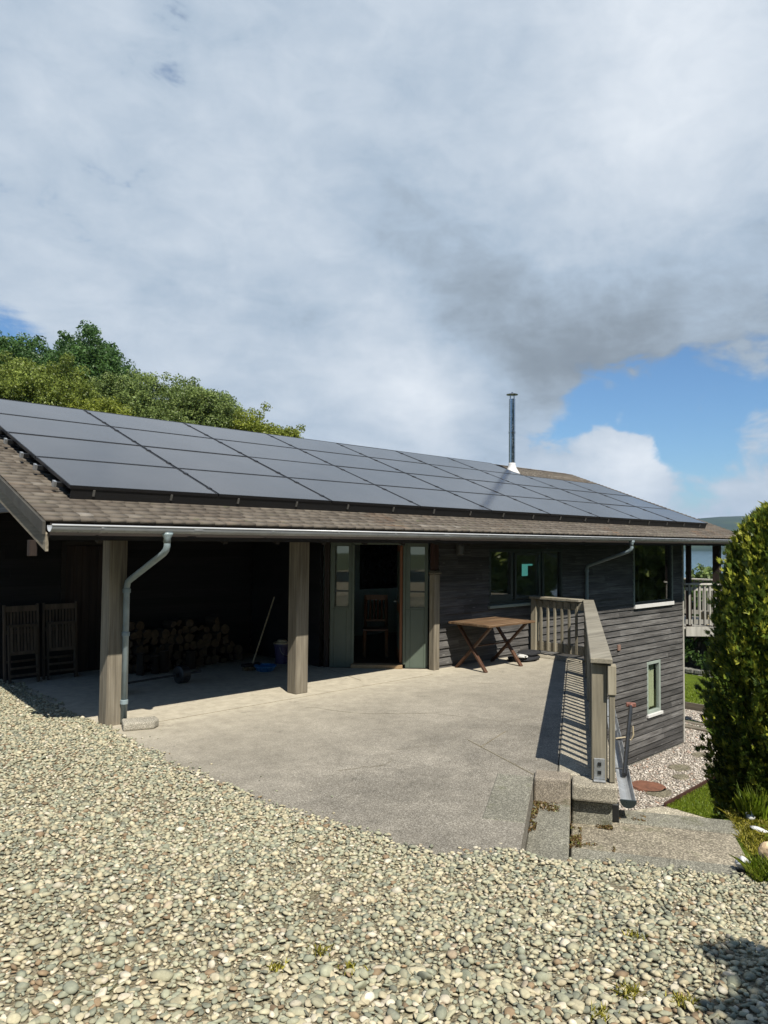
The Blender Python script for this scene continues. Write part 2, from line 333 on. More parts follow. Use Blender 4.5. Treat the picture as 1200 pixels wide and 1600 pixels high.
def roof_tile_mat():
    m = Mat('weathered_roof_tile', 0.85, 0.25); n = m.noise(1.0, 6, 0.65, m.mp((3.0, 14, 14))); big = m.noise(0.8, 4, 0.6)
    c = m.ramp(m.rnd(0), [(0.0, (0.075, 0.062, 0.050)), (0.35, (0.14, 0.118, 0.095)), (0.7, (0.205, 0.178, 0.145)), (1.0, (0.34, 0.31, 0.27))])
    c = m.mix(0.55, c, m.ramp(n, [(0.25, 0.35), (0.75, 1.25)]), 'MULTIPLY')
    c = m.mix(m.ramp(m.math('ADD', m.math('MULTIPLY', big, 0.7), m.math('MULTIPLY', n, 0.45)), [(0.63, 0.0), (0.78, 0.6)]), c, (0.20, 0.10, 0.045))
    c = m.mix(m.ramp(m.noise(5, 5, 0.7), [(0.60, 0.0), (0.72, 0.6)]), c, (0.10, 0.12, 0.05))
    m.color(c); m.bump(n, 0.5, 0.01); return m.m
M['tile'] = roof_tile_mat()
def panel_mat():
    m = Mat('solar_glass', 0.30, 0.5)
    f = m.noise(0.9, 5, 0.6); m.color(m.mix(m.ramp(f, [(0.35, 0.0), (0.7, 1.0)]), (0.062, 0.063, 0.068), (0.085, 0.085, 0.090)))
    m.roughness(m.ramp(m.noise(1.6, 5, 0.6), [(0.3, 0.10), (0.7, 0.17)])); m.b.inputs['IOR'].default_value = 1.5
    return m.m
M['panel'] = panel_mat()
M['panel_frame'] = plain('black_anodised', (0.010, 0.010, 0.012), 0.4, 0.1, 5)
M['mesh_skirt'] = plain('black_bird_guard', (0.006, 0.006, 0.007), 0.6, 0.2, 30)
def glass_mat(name, tint=(0.90, 0.93, 0.91), gl=(1, 1, 1)):
    m = Mat(name); N, L = m.N, m.L; N.remove(m.b)
    tr = N.new('ShaderNodeBsdfTransparent'); tr.inputs[0].default_value = (*tint, 1); g = N.new('ShaderNodeBsdfGlossy'); g.inputs['Roughness'].default_value = 0.015; g.inputs[0].default_value = (*gl, 1)
    fr = N.new('ShaderNodeFresnel'); fr.inputs[0].default_value = 1.6; mx = N.new('ShaderNodeMath'); mx.operation = 'MULTIPLY_ADD'; mx.inputs[1].default_value = 1.7; mx.inputs[2].default_value = 0.04; mx.use_clamp = True
    ge = N.new('ShaderNodeNewGeometry'); bf = N.new('ShaderNodeMath'); bf.operation = 'SUBTRACT'; bf.inputs[0].default_value = 1.0; L.new(ge.outputs['Backfacing'], bf.inputs[1]); ff = N.new('ShaderNodeMath'); ff.operation = 'MULTIPLY'; L.new(fr.outputs[0], ff.inputs[0]); L.new(bf.outputs[0], ff.inputs[1])
    L.new(ff.outputs[0], mx.inputs[0]); ms = N.new('ShaderNodeMixShader'); L.new(mx.outputs[0], ms.inputs[0]); L.new(tr.outputs[0], ms.inputs[1]); L.new(g.outputs[0], ms.inputs[2])
    L.new(ms.outputs[0], N['Material Output'].inputs[0]); return m.m
M['glass'] = glass_mat('window_glass')
def concrete_mat():
    # exposed aggregate, paler and smoother in the swept strip next to the house
    m = Mat('terrace_concrete', 0.9, 0.2)
    sp = m.vor(150, 'F1', out='Color'); q = m.N.new('ShaderNodeSeparateColor'); m.L.new(sp, q.inputs[0])
    agg = m.ramp(q.outputs[0], [(0.0, (0.155, 0.139, 0.112)), (0.4, (0.25, 0.228, 0.187)), (0.75, (0.335, 0.307, 0.255)), (1.0, (0.50, 0.465, 0.40))])
    st = m.noise(1.1, 6, 0.65); agg = m.mix(1.0, agg, m.ramp(st, [(0.3, 0.66), (0.7, 1.22)]), 'MULTIPLY')
    st2 = m.noise(5.5, 6, 0.7); agg = m.mix(1.0, agg, m.ramp(st2, [(0.3, 0.80), (0.7, 1.14)]), 'MULTIPLY')
    pale = m.ramp(m.noise(7, 7, 0.7), [(0.3, (0.44, 0.395, 0.31)), (0.7, (0.68, 0.62, 0.49))])
    xyz = m.N.new('ShaderNodeSeparateXYZ'); m.L.new(m.obj, xyz.inputs[0])
    # strip line: y = 7.45 by the posts; a broad worn fan in front of the door and the far wall
    yy = m.math('ADD', xyz.outputs['Y'], m.math('MULTIPLY', m.math('SUBTRACT', m.noise(2.2, 6, 0.7), 0.5), 0.9))
    worn = m.ramp(m.math('DIVIDE', yy, 10.0), [(0.45, 0.0), (0.66, 0.40), (0.74, 0.70), (0.765, 0.95), (1.0, 1.0)])
    c = m.mix(worn, agg, pale)
    c = m.mix(m.ramp(m.noise(2.6, 6, 0.75), [(0.60, 0.0), (0.70, 0.45)]), c, (0.14, 0.125, 0.10))
    m.color(c); m.bump(m.vor(150), 0.45, 0.003); return m.m
M['concrete'] = concrete_mat()
def paver_mat(name, cols, sc=140):
    m = Mat(name, 0.9, 0.2); sp = m.vor(sc, 'F1', out='Color'); q = m.N.new('ShaderNodeSeparateColor'); m.L.new(sp, q.inputs[0])
    c = m.ramp(q.outputs[0], [(0.0, tuple(x*0.55 for x in cols)), (0.6, cols), (1.0, tuple(min(1, x*1.9) for x in cols))])
    c = m.mix(1.0, c, m.ramp(m.noise(2.5, 6, 0.7), [(0.3, 0.72), (0.7, 1.2)]), 'MULTIPLY'); c = m.mix(m.ramp(m.noise(4.2, 6, 0.75), [(0.56, 0.0), (0.68, 0.5)]), c, (0.12, 0.125, 0.06))
    m.color(c); m.bump(m.noise(60, 5, 0.7), 0.4, 0.006); return m.m
M['paver'] = paver_mat('green_grey_paver', (0.24, 0.23, 0.185)); M['kerb'] = paver_mat('pale_kerb', (0.36, 0.325, 0.255), 190); M['landing'] = paver_mat('worn_landing', (0.30, 0.265, 0.20), 90)
M['nib'] = paver_mat('pinkish_concrete', (0.33, 0.285, 0.225), 190)
M['retain'] = paver_mat('retaining_block', (0.22, 0.215, 0.19), 40); M['pathslab'] = paver_mat('pale_path', (0.46, 0.42, 0.33), 60)
M['stepstone'] = paver_mat('stepping_stone', (0.20, 0.18, 0.13), 50)
def soil_mat():
    m = Mat('gravel_bed_soil', 0.95, 0.1); n = m.noise(3, 7, 0.7); v = m.vor(70, 'F1', out='Color'); q = m.N.new('ShaderNodeSeparateColor'); m.L.new(v, q.inputs[0])
    c = m.ramp(n, [(0.3, (0.20, 0.172, 0.11)), (0.7, (0.33, 0.285, 0.19))]); c = m.mix(0.5, c, m.ramp(q.outputs[0], [(0, (0.13, 0.105, 0.06)), (1, (0.46, 0.41, 0.30))]))
    c = m.mix(m.ramp(m.noise(1.7, 5, 0.7), [(0.58, 0.0), (0.70, 0.5)]), c, (0.10, 0.12, 0.03)); m.color(c); m.bump(m.vor(70), 0.8, 0.015); return m.m
M['soil'] = soil_mat()
def stone_mat(name, stops):
    m = Mat(name, 0.75, 0.3); c = m.ramp(m.rnd(0), stops)
    n = m.noise(45, 6, 0.7); c = m.mix(1.0, c, m.ramp(n, [(0.25, 0.74), (0.75, 1.28)]), 'MULTIPLY')
    c = m.mix(1.0, c, m.ramp(m.rnd(1), [(0, 0.84), (1, 1.26)]), 'MULTIPLY')
    c = m.mix(m.ramp(m.noise(11, 4, 0.6), [(0.55, 0.0), (0.72, 0.4)]), c, (0.42, 0.33, 0.20)); m.color(c); m.bump(n, 0.25, 0.004); return m.m
M['stone'] = stone_mat('river_gravel', [(0.0, (0.21, 0.215, 0.165)), (0.15, (0.295, 0.31, 0.225)), (0.38, (0.40, 0.395, 0.275)), (0.60, (0.465, 0.425, 0.285)), (0.82, (0.53, 0.465, 0.315)), (0.93, (0.64, 0.59, 0.47)), (0.965, (0.33, 0.235, 0.14)), (1.0, (0.25, 0.18, 0.11))])
M['pebble'] = stone_mat('pale_pink_pebble', [(0.0, (0.30, 0.27, 0.24)), (0.3, (0.46, 0.41, 0.35)), (0.6, (0.58, 0.52, 0.45)), (0.85, (0.70, 0.66, 0.60)), (1.0, (0.40, 0.24, 0.17))])
M['rock_orange'] = paver_mat('orange_stained_rock', (0.50, 0.38, 0.24), 45); M['quartz'] = plain('white_quartz', (0.72, 0.73, 0.72), 0.5, 0.1, 14, bump=0.5)
M['block_stone'] = paver_mat('grey_block_stone', (0.42, 0.39, 0.32), 220)
def leaf_mat(name, dark, light, tip=None, trans=0.42, rough=0.45):
    m = Mat(name, rough, 0.35); N, L = m.N, m.L; dark, light, tip = [None if q is None else tuple(x*1.30 for x in q) for q in (dark, light, tip)]
    c = m.ramp(m.rnd(0), [(0.0, dark), (0.65, tuple((a+b)/2 for a, b in zip(dark, light))), (1.0, light)] if tip is None else [(0.0, dark), (0.6, light), (1.0, tip)])
    c = m.mix(1.0, c, m.ramp(m.rnd(1), [(0, 0.65), (1, 1.3)]), 'MULTIPLY'); m.color(c)
    t = N.new('ShaderNodeBsdfTranslucent'); L.new(c, t.inputs[0]); ms = N.new('ShaderNodeMixShader'); ms.inputs[0].default_value = trans
    L.new(m.b.outputs[0], ms.inputs[1]); L.new(t.outputs[0], ms.inputs[2]); L.new(ms.outputs[0], N['Material Output'].inputs[0]); return m.m
M['leaf_dark'] = leaf_mat('leaf_deep_green', (0.040, 0.085, 0.024), (0.12, 0.225, 0.055))
M['leaf_olive'] = leaf_mat('leaf_olive', (0.105, 0.145, 0.026), (0.32, 0.38, 0.075))
M['leaf_yellow'] = leaf_mat('leaf_yellow_green', (0.12, 0.155, 0.02), (0.38, 0.42, 0.06))
M['leaf_grey'] = leaf_mat('leaf_grey_green', (0.10, 0.15, 0.04), (0.34, 0.42, 0.13))
M['leaf_conifer'] = leaf_mat('conifer_spray', (0.022, 0.045, 0.010), (0.10, 0.15, 0.020), (0.48, 0.47, 0.05), 0.2, 0.45)
M['leaf_hedge'] = leaf_mat('leaf_hedge', (0.035, 0.07, 0.016), (0.12, 0.20, 0.04))
M['grass'] = leaf_mat('grass_blade', (0.10, 0.165, 0.012), (0.22, 0.30, 0.022), (0.32, 0.36, 0.05), 0.35)
M['moss'] = leaf_mat('moss_and_dry_grass', (0.17, 0.165, 0.015), (0.36, 0.33, 0.04), (0.48, 0.42, 0.10), 0.3)
M['litter'] = leaf_mat('leaf_litter', (0.045, 0.03, 0.012), (0.17, 0.10, 0.04), (0.14, 0.16, 0.04), 0.1)
M['bark'] = wood('bark', [(0.3, (0.035, 0.028, 0.02)), (0.7, (0.12, 0.10, 0.075))], 'z', 9, 0.9, knots=False, bump=0.8)
M['log_bark'] = wood('log_bark', [(0.3, (0.02, 0.014, 0.010)), (0.7, (0.065, 0.047, 0.033))], 'y', 12, 0.9, knots=False)
M['log_end'] = plain('cut_log_end', (0.085, 0.056, 0.030), 0.85, 0.45, 14)
def turf_mat():
    m = Mat('turf', 0.9, 0.15); n = m.noise(1.3, 5, 0.65); n2 = m.noise(40, 5, 0.7)
    c = m.ramp(m.math('ADD', m.math('MULTIPLY', n, 0.5), m.math('MULTIPLY', n2, 0.5)), [(0.3, (0.055, 0.085, 0.008)), (0.6, (0.13, 0.185, 0.014)), (0.8, (0.21, 0.25, 0.03))]); m.color(c); m.bump(n2, 0.8, 0.03); return m.m
M['turf'] = turf_mat()
def rough_ground():
    m = Mat('rough_ground', 0.95, 0.1); n = m.noise(0.6, 8, 0.7); m.color(m.ramp(n, [(0.3, (0.03, 0.045, 0.015)), (0.6, (0.07, 0.085, 0.03)), (0.8, (0.11, 0.10, 0.045))])); m.bump(m.noise(4, 6), 0.6, 0.08); return m.m
M['ground'] = rough_ground()
def pebble_bed():
    m = Mat('pebble_bed', 0.9, 0.2); v = m.vor(28, 'F1', out='Color'); q = m.N.new('ShaderNodeSeparateColor'); m.L.new(v, q.inputs[0])
    m.color(m.ramp(q.outputs[0], [(0, (0.16, 0.14, 0.12)), (0.6, (0.36, 0.32, 0.27)), (1, (0.55, 0.50, 0.44))])); m.bump(m.vor(28), 0.9, 0.03); return m.m
M['pebble_bed'] = pebble_bed()
def lake_mat():
    m = Mat('lake_water', 0.12, 0.5); m.color((0.030, 0.055, 0.075)); m.bump(m.noise(0.12, 6, 0.6, m.mp((1, 1, 1))), 0.25, 1.0); return m.m
M['lake'] = lake_mat()
def hill_mat():
    m = Mat('wooded_hills', 1.0, 0.0); n = m.noise(0.006, 8, 0.65); m.color(m.ramp(n, [(0.35, (0.012, 0.030, 0.020)), (0.6, (0.035, 0.060, 0.028)), (0.75, (0.075, 0.095, 0.04))])); return m.m
M['hill'] = hill_mat()

# ------------------------------------------------------------------ terrace, steps and ground
ANG = math.radians(31.3); AV = Vector((math.cos(ANG), math.sin(ANG), 0)); BV = Vector((math.sin(ANG), -math.cos(ANG), 0)); PO = Vector((5.39, 3.68, 0))
def AB(a, b, z=0.0): return PO+AV*a+BV*b+Vector((0, 0, z))
LOW = -2.74
RC = AB(6.62, 0.17)           # slab corner below the corner post
mb = MB(); q = [AB(0, 0), AB(0.0, 0.02), AB(-1.4, 0.0), AB(-1.75, 0.0)]
poly = [(2.6, 11.25), (2.6, 7.0), (2.6, 3.0)] + [tuple(AB(-2.3, -0.02)[:2]), tuple(AB(-1.42, -0.02)[:2]), tuple(AB(0.14, -0.02)[:2]), tuple(AB(0.14, 0.17)[:2]), tuple(AB(6.45, 0.17)[:2]), (11.22, 7.9), (8.78, 7.9), (7.62, 9.1), (7.62, 11.25)]
mb.prism(poly, -0.35, 0.0)
terrace = tag(mb.build('terrace', M['concrete']), kind='structure')
mb = MB(); mb.bar(AB(1.05, -0.74, 0.0005), AB(0.06, -0.01, 0.0005), 0.010, 0.006); mb.bar(AB(1.5, -0.4, 0.0005), AB(0.81, -0.58, 0.0005), 0.007, 0.006)
mb.bar((3.9, 7.62, 0.0005), (8.4, 7.60, 0.0005), 0.006, 0.004); mb.bar((7.25, 7.95, 0.0005), (7.5, 9.0, 0.0005), 0.008, 0.004)
mb.build('joint', M['soil'], terrace)
for pts in ([(5.6, 7.1), (5.9, 6.4), (6.5, 5.9), (6.8, 5.1), (7.5, 4.9)], [(8.3, 6.9), (8.6, 6.3), (9.3, 6.05)], [(4.3, 5.0), (4.7, 4.8), (5.1, 5.1), (5.6, 4.9)]):
    mb = MB(); fine = []
    for (xa, ya), (xb, yb) in zip(pts, pts[1:]):
        for q_ in range(6): f_ = q_/6; fine.append((xa+(xb-xa)*f_+random.uniform(-.03, .03), ya+(yb-ya)*f_+random.uniform(-.03, .03)))
    vs = []; fs = []
    for q_, (x, y) in enumerate(fine): w_ = random.uniform(0.0012, 0.0035); vs += [(x-w_, y-w_, 0.002), (x+w_, y+w_, 0.002)]
    fs = [(2*q_, 2*q_+1, 2*q_+3, 2*q_+2) for q_ in range(len(fine)-1)]; mb.add(vs, fs); mb.build('crack', M['soil'], terrace)
# kerb under the railing
mb = MB(PO, AV, BV)
xs = [0.16, 1.5, 3.1, 4.7, 6.44]
for x0, x1 in zip(xs, xs[1:]): mb.box(x0, x1-0.008, 0.178, 0.64, -0.30, 0.015)
mb2 = MB(); mb2.box(11.05, 11.45, 6.72, 7.88, -0.30, 0.02)
mb.v += mb2.v; n0 = len(mb.v)-len(mb2.v); mb.f += [[i+n0 for i in f] for f in mb2.f]; mb.c += mb2.c; mb.mi += mb2.mi
tag(mb.build('kerb', M['kerb'], bevel=0.012), kind='structure')
# steps down to the landing
st = thing('steps', 'two green grey paving steps with mossy risers going down from the terrace to the landing', 'steps', tuple(AB(-0.5, 0.1, -0.3)))
mb = MB(PO, AV, BV); mb.box(-1.06, 0.02, -0.33, -0.024, -0.05, 0.006); mb.build('upper_tread', M['paver'], st, 0.006)
mb = MB(PO, AV, BV); mb.box(-1.22, -0.10, -0.018, 0.28, -0.32, -0.165); mb.build('lower_tread', M['paver'], st, 0.008)
mb = MB(PO, AV, BV); mb.box(-1.42, 0.0, -0.3, -0.022, -0.42, -0.36)
mb.box(-1.60, -1.225, -0.3, 0.27, -0.45, -0.185); mb.build('edging', M['nib'], st, 0.01)
mb = MB(PO, AV, BV); mb.box(-0.095, 0.145, -0.015, 0.285, -0.34, 0.035); mb.build('end_block', M['nib'], st, 0.02, seg=2)
mb = MB(PO, AV, BV); mb.box(-0.10, 0.15, 0.295, 0.66, -0.13, 0.01); mb.build('post_block', M['kerb'], st, 0.02, seg=2)
mb = MB(PO, AV, BV); mb.box(-0.02, 0.152, 0.295, 0.62, -0.40, -0.145); mb.build('riser_block', M['paver'], st, 0.012)
lp = MB(PO, AV, BV)
lp.box(-0.56, 0.10, 0.292, 1.57, -0.50, -0.338)
landing = tag(lp.build('landing', M['landing'], bevel=0.01), kind='structure')
lp = MB(PO, AV, BV); lp.box(-0.86, -0.566, 0.292, 1.45, -0.5, -0.325); lp.box(0.106, 0.40, 0.67, 1.62, -0.5, -0.33); lp.box(0.154, 0.40, 0.30, 0.664, -0.52, -0.345)
lp.build('landing_edging', M['paver'], landing, 0.01)
# retaining walls
mb = MB(PO, AV, BV)
mb.box(0.42, 6.6, 0.52, 0.63, LOW-0.3, -0.31); mb.box(0.28, 0.415, 0.64, 1.68, LOW-0.3, -0.51)
rw = tag(mb.build('retaining_wall', M['retain']), 'grey concrete retaining wall holding up the terrace below the railing', 'wall')
mb = MB(); mb.box(11.3, 11.42, 6.75, 7.85, LOW-0.3, -0.31); mb.build('return_wall', M['retain'], rw)

# gravel bed (upper ground): border line with heights
BORD = [(3.45, 16.0, 0.0), (3.45, 10.9, 0.0), (3.40, 8.0, 0.0), (3.26, 5.75, 0.0), (3.33, 4.45, 0.0), (3.52, 3.62, 0.0)]
for a, b, z in ((-1.85, -0.5, 0), (-1.48, -0.1, -0.02), (-1.32, 0.1, -0.15), (-0.95, 0.3, -0.30), (-0.82, 0.8, -0.32), (-0.80, 1.3, -0.32), (-0.78, 1.75, -0.31), (0.6, 2.2, -0.36), (1.2, 4.0, -0.4), (1.4, 9.0, -0.5)):
    p = AB(a, b); BORD.append((p.x, p.y, z))
BORD = np.array(BORD)
def border(X, Y):
    """signed distance to the border line (positive on the gravel side) and the height of the nearest border point"""
    best = np.full(X.shape, 1e9); zb = np.zeros(X.shape); sg = np.ones(X.shape)
    for i in range(len(BORD)-1):
        x0, y0, z0 = BORD[i]; x1, y1, z1 = BORD[i+1]; dx, dy = x1-x0, y1-y0; t = np.clip(((X-x0)*dx+(Y-y0)*dy)/(dx*dx+dy*dy), 0, 1)
        d = np.hypot(X-x0-t*dx, Y-y0-t*dy); cr = dx*(Y-y0)-dy*(X-x0); m = d < best-1e-9
        best = np.where(m, d, best); zb = np.where(m, z0+t*(z1-z0), zb); sg = np.where(m, np.where(cr <= 0, 1, -1), sg)
    return best*sg, zb
def vnoise(X, Y, s, seed=0.0):
    return np.array([mnoise.noise((x*s+seed, y*s-seed, seed*1.7)) for x, y in zip(np.ravel(X), np.ravel(Y))]).reshape(np.shape(X))
def zgrav(X, Y):
    d, zb = border(X, Y); dd = np.maximum(d, 0)
    return zb+0.44*(1-np.exp(-dd/2.3))+0.02*np.minimum(dd, 1)*np.sin(X*2.1+Y*1.3)-np.where(d < 0, np.minimum(-d, 0.5)*1.2, 0)
nx, ny = 90, 110
gx = np.linspace(-14, 9.5, nx); gy = np.linspace(-14, 17, ny); GX, GY = np.meshgrid(gx, gy, indexing='ij'); GZ = zgrav(GX, GY)+0.003*np.clip(border(GX, GY)[0]/0.2, -3, 1)
dB, _ = border(GX, GY)
V = np.stack([GX, GY, GZ], -1).reshape(-1, 3); F = []
for i in range(nx-1):
    for j in range(ny-1):
        if max(dB[i, j], dB[i+1, j], dB[i, j+1], dB[i+1, j+1]) > -0.25: F.append((i*ny+j, (i+1)*ny+j, (i+1)*ny+j+1, i*ny+j+1))
o = tag(link_mesh('gravel_bed', np_mesh('gravel_bed', V, F), M['soil'], None, True), kind='structure')

def ico(sub):
    bm = bmesh.new(); bmesh.ops.create_icosphere(bm, subdivisions=sub, radius=1.0)
    V = np.array([v.co[:] for v in bm.verts]); F = np.array([[v.index for v in f.verts] for f in bm.faces]); bm.free(); return V, F
def stone_variants(sub, n, seed, amp=0.28):
    V, F = ico(sub); out = []
    for k in range(n):
        s = seed+k*3.7; r = np.array([1+amp*mnoise.noise((v[0]*1.1+s, v[1]*1.1, v[2]*1.1-s))+0.10*mnoise.noise((v[0]*2.6-s, v[1]*2.6, v[2]*2.6)) for v in V])
        W = V*r[:, None]
        for _ in range(6):                                     # a few flat faces, as on broken pebbles
            nrm = RNG.normal(size=3); nrm /= np.linalg.norm(nrm); d = W@nrm; c = RNG.uniform(0.42, 0.80); W = W-np.outer(np.maximum(d-c, 0)*0.85, nrm)
        out.append(W)
    return out, F
def scatter_stones(name, pos, size, sub, mat, seed=1.0, tilt=0.36, flat=0.46):
    var, F = stone_variants(sub, 12, seed); n = len(pos); nv = len(var[0]); VV = np.empty((n, nv, 3), np.float32); CC = np.empty((n, nv, 4), np.float32)
    vi = RNG.integers(0, 12, n); yaw = RNG.uniform(0, 2*PI, n); tx = RNG.normal(0, tilt, n); sx = size*RNG.uniform(0.85, 1.35, n); sy = size*RNG.uniform(0.65, 1.0, n); sz = size*RNG.uniform(flat*0.65, flat*1.25, n)
    col = np.stack([RNG.random(n), RNG.random(n), RNG.random(n), np.ones(n)], -1)
    for k in range(12):
        m = np.where(vi == k)[0]
        if not len(m): continue
        W = var[k][None]*np.stack([sx[m], sy[m], sz[m]], -1)[:, None, :]
        c, s = np.cos(tx[m])[:, None], np.sin(tx[m])[:, None]; y, z = W[..., 1]*c-W[..., 2]*s, W[..., 1]*s+W[..., 2]*c
        c, s = np.cos(yaw[m])[:, None], np.sin(yaw[m])[:, None]; x, y = W[..., 0]*c-y*s, W[..., 0]*s+y*c
        VV[m, :, 0] = x+pos[m, 0:1]; VV[m, :, 1] = y+pos[m, 1:2]; VV[m, :, 2] = z+pos[m, 2:3]; CC[m] = col[m][:, None, :]
    FF = (F[None]+(np.arange(n)*nv)[:, None, None]).reshape(-1, 3)
    return np_mesh(name, VV.reshape(-1, 3), FF, CC.reshape(-1, 4))
def field(x0, x1, y0, y1, sp):
    a, b = np.meshgrid(np.arange(x0, x1, sp), np.arange(y0, y1, sp), indexing='ij'); a = a.ravel()+RNG.uniform(-sp*.48, sp*.48, a.size); b = b.ravel()+RNG.uniform(-sp*.48, sp*.48, b.size); return a, b
def in_view(X, Y, Z, mx=0.10, near=1.2):
    d = np.stack([X, Y, Z-EYE], -1); z = d@np.array(fwd); x = d@np.array(rgt); y = d@np.array(upv); zz = np.maximum(z, 0.01)
    return (z > near) & (np.abs(x/zz) < 600/FPX+mx) & (y/zz > -800/FPX-mx) & (y/zz < 0.72)
X, Y = field(-1.5, 8.0, -0.5, 12.5, 0.0272)
d, zb = border(X, Y); Z = zgrav(X, Y); edge = 0.10*vnoise(X, Y, 3.1, 2.2)+0.03*RNG.normal(size=len(X))
bare = vnoise(X, Y, 1.5, 5.1)+0.5*vnoise(X, Y, 4.3, 8.2)
keep = (d > edge-0.045) & in_view(X, Y, Z) & ~((bare > 0.62) & (RNG.random(len(X)) < 0.45)) & ~((X > 3.0) & (X < 3.46) & (Y > 8.2) & (d < 0.02))
keep &= ~((X*math.cos(ANG)+0 > 1e9))
X, Y, Z, d = X[keep], Y[keep], np.maximum(Z[keep], zb[keep]+0.0), d[keep]
dist = np.hypot(X, Y); sz = np.clip(RNG.lognormal(math.log(0.0168), 0.30, len(X)), 0.009, 0.038); pos = np.stack([X, Y, Z+sz*0.28+RNG.uniform(0, 0.010, len(X))], -1)
near = dist < 3.1
# grit and chips between the stones
XF, YF = field(-1.2, 7.0, 0.8, 8.0, 0.030); dF, zF = border(XF, YF); ZF = zgrav(XF, YF); kF = (dF > 0.02) & in_view(XF, YF, ZF, 0.06) & (np.hypot(XF, YF) < 5.5)
XF, YF, ZF = XF[kF], YF[kF], ZF[kF]; szF = RNG.uniform(0.004, 0.010, len(XF)); pF = np.stack([XF, YF, ZF+szF*0.4], -1)
# a few stones kicked out on to the slab
XK, YK = RNG.uniform(3.2, 5.2, 500), RNG.uniform(3.0, 8.0, 500); dk, _ = border(XK, YK); kk = (dk < -0.03) & (dk > -0.5*RNG.random(500)**3-0.05) & (YK > 3.9)
pos = np.concatenate([pos, np.stack([XK[kk], YK[kk], np.full(kk.sum(), 0.006)], -1)]); sz = np.concatenate([sz, RNG.uniform(0.007, 0.018, kk.sum())]); near = np.concatenate([near, np.zeros(kk.sum()+len(pF), bool)]); pos = np.concatenate([pos, pF]); sz = np.concatenate([sz, szF])
# coarser cover on the drive outside the photograph's edges
XO, YO = field(-6.0, 9.0, -4.0, 13.0, 0.042); dO, zO = border(XO, YO); ZO = zgrav(XO, YO); kO = (dO > 0.0) & ~in_view(XO, YO, ZO) & in_view(XO, YO, ZO, 0.75, -0.5)
XO, YO, ZO = XO[kO], YO[kO], ZO[kO]; szO = np.clip(RNG.lognormal(math.log(0.022), 0.28, len(XO)), 0.011, 0.042); pos = np.concatenate([pos, np.stack([XO, YO, ZO+szO*0.28], -1)]); sz = np.concatenate([sz, szO]); near = np.concatenate([near, np.zeros(len(XO), bool)])
print('stones', near.sum(), (~near).sum())
V1 = scatter_stones('gravel', pos[near], sz[near], 3 if False else 2, M['stone'], 1.0); V2 = scatter_stones('gravel_far', pos[~near], sz[~near], 1, M['stone'], 9.0)
bm = bmesh.new(); bm.from_mesh(V1); bm.from_mesh(V2); bm.to_mesh(V1); bm.free(); bpy.data.meshes.remove(V2)
g = link_mesh('gravel', V1, M['stone'], None, True); tag(g, 'loose greenish and beige river gravel spread over the driveway', 'gravel', kind='stuff')

# lower garden
def smooth(e0, e1, x): t = np.clip((x-e0)/(e1-e0), 0, 1); return t*t*(3-2*t)
def zlow(X, Y):
    rx, ry = X-PO.x, Y-PO.y; a = rx*AV.x+ry*AV.y; b = rx*BV.x+ry*BV.y
    z = LOW-0.05-0.30*smooth(19.0, 22.5, X)-0.35*smooth(22.5, 31, X)-9.0*smooth(33, 85, X)
    bank = smooth(3.9, 0.55, a)*smooth(1.62, 2.2, b)*2.38
    under = smooth(0.5, 0.2, a)*smooth(1.9, 1.6, b)*(-0.5)
    return z+bank+under
gx = np.concatenate([np.linspace(4, 11, 60), np.linspace(11.2, 34, 70), np.linspace(35, 130, 40)]); gy = np.concatenate([np.linspace(-60, -9, 20), np.linspace(-8, 13, 120), np.linspace(14, 90, 40)])
GX, GY = np.meshgrid(gx, gy, indexing='ij'); GZ = zlow(GX, GY)+0.15*np.array([mnoise.noise((x*.2, y*.2, 3.0)) for x, y in zip(GX.ravel(), GY.ravel())]).reshape(GX.shape)*smooth(26, 34, GX)
nx, ny = GX.shape; V = np.stack([GX, GY, GZ], -1).reshape(-1, 3); rx, ry = GX-PO.x, GY-PO.y; ga = rx*AV.x+ry*AV.y; gb = rx*BV.x+ry*BV.y
F = [(i*ny+j, (i+1)*ny+j, (i+1)*ny+j+1, i*ny+j+1) for i in range(nx-1) for j in range(ny-1) if ga[i:i+2, j:j+2].max() > 0.25 or gb[i:i+2, j:j+2].max() < -50]
tag(link_mesh('garden_ground', np_mesh('garden_ground', V, F), M['ground'], None, True), kind='structure')
mb = MB(); mb.box(-70, 3.0, 17.4, 80, -0.5, -0.10); mb.box(-70, -13.8, -60, 17.3, -0.5, 0.25); mb.box(-13.7, 9.0, -60, -13.8, -0.6, 0.2); mb.box(3.1, 17.2, 17.4, 80, -4.0, -2.9)
tag(mb.build('hillside', M['ground']), kind='structure')

def sheet(name, poly, z, mat, th=0.03):
    mb = MB(); mb.prism(poly, z-th, z); return tag(mb.build(name, mat), kind='structure')
sheet('pebble_path', [(11.5, 7.85), (11.5, 6.95), (13.2, 6.22), (19.1, 6.30), (19.1, 9.2), (17.6, 9.2), (17.6, 7.85)], LOW, M['pebble_bed'])
sheet('pebble_path', [(19.35, 6.9), (20.15, 6.9), (20.15, 9.6), (19.35, 9.6)], LOW-0.12, M['pebble_bed'])
sheet('pebble_path', [(20.4, 6.9), (22.5, 7.6), (22.5, 11.5), (20.4, 10.2)], LOW-0.26, M['pebble_bed'])
sheet('concrete_path', [(11.5, 6.94), (11.5, 4.6), (13.05, 4.6), (13.15, 6.20)], LOW+0.01, M['pathslab'])
sheet('lawn', [(13.16, 6.13), (13.10, 2.5), (18.9, 2.5), (18.9, 6.22)], LOW+0.015, M['turf'])
LP = [(22.6, 7.2), (31.0, 8.5), (31.0, 15.5), (22.6, 11.8)]
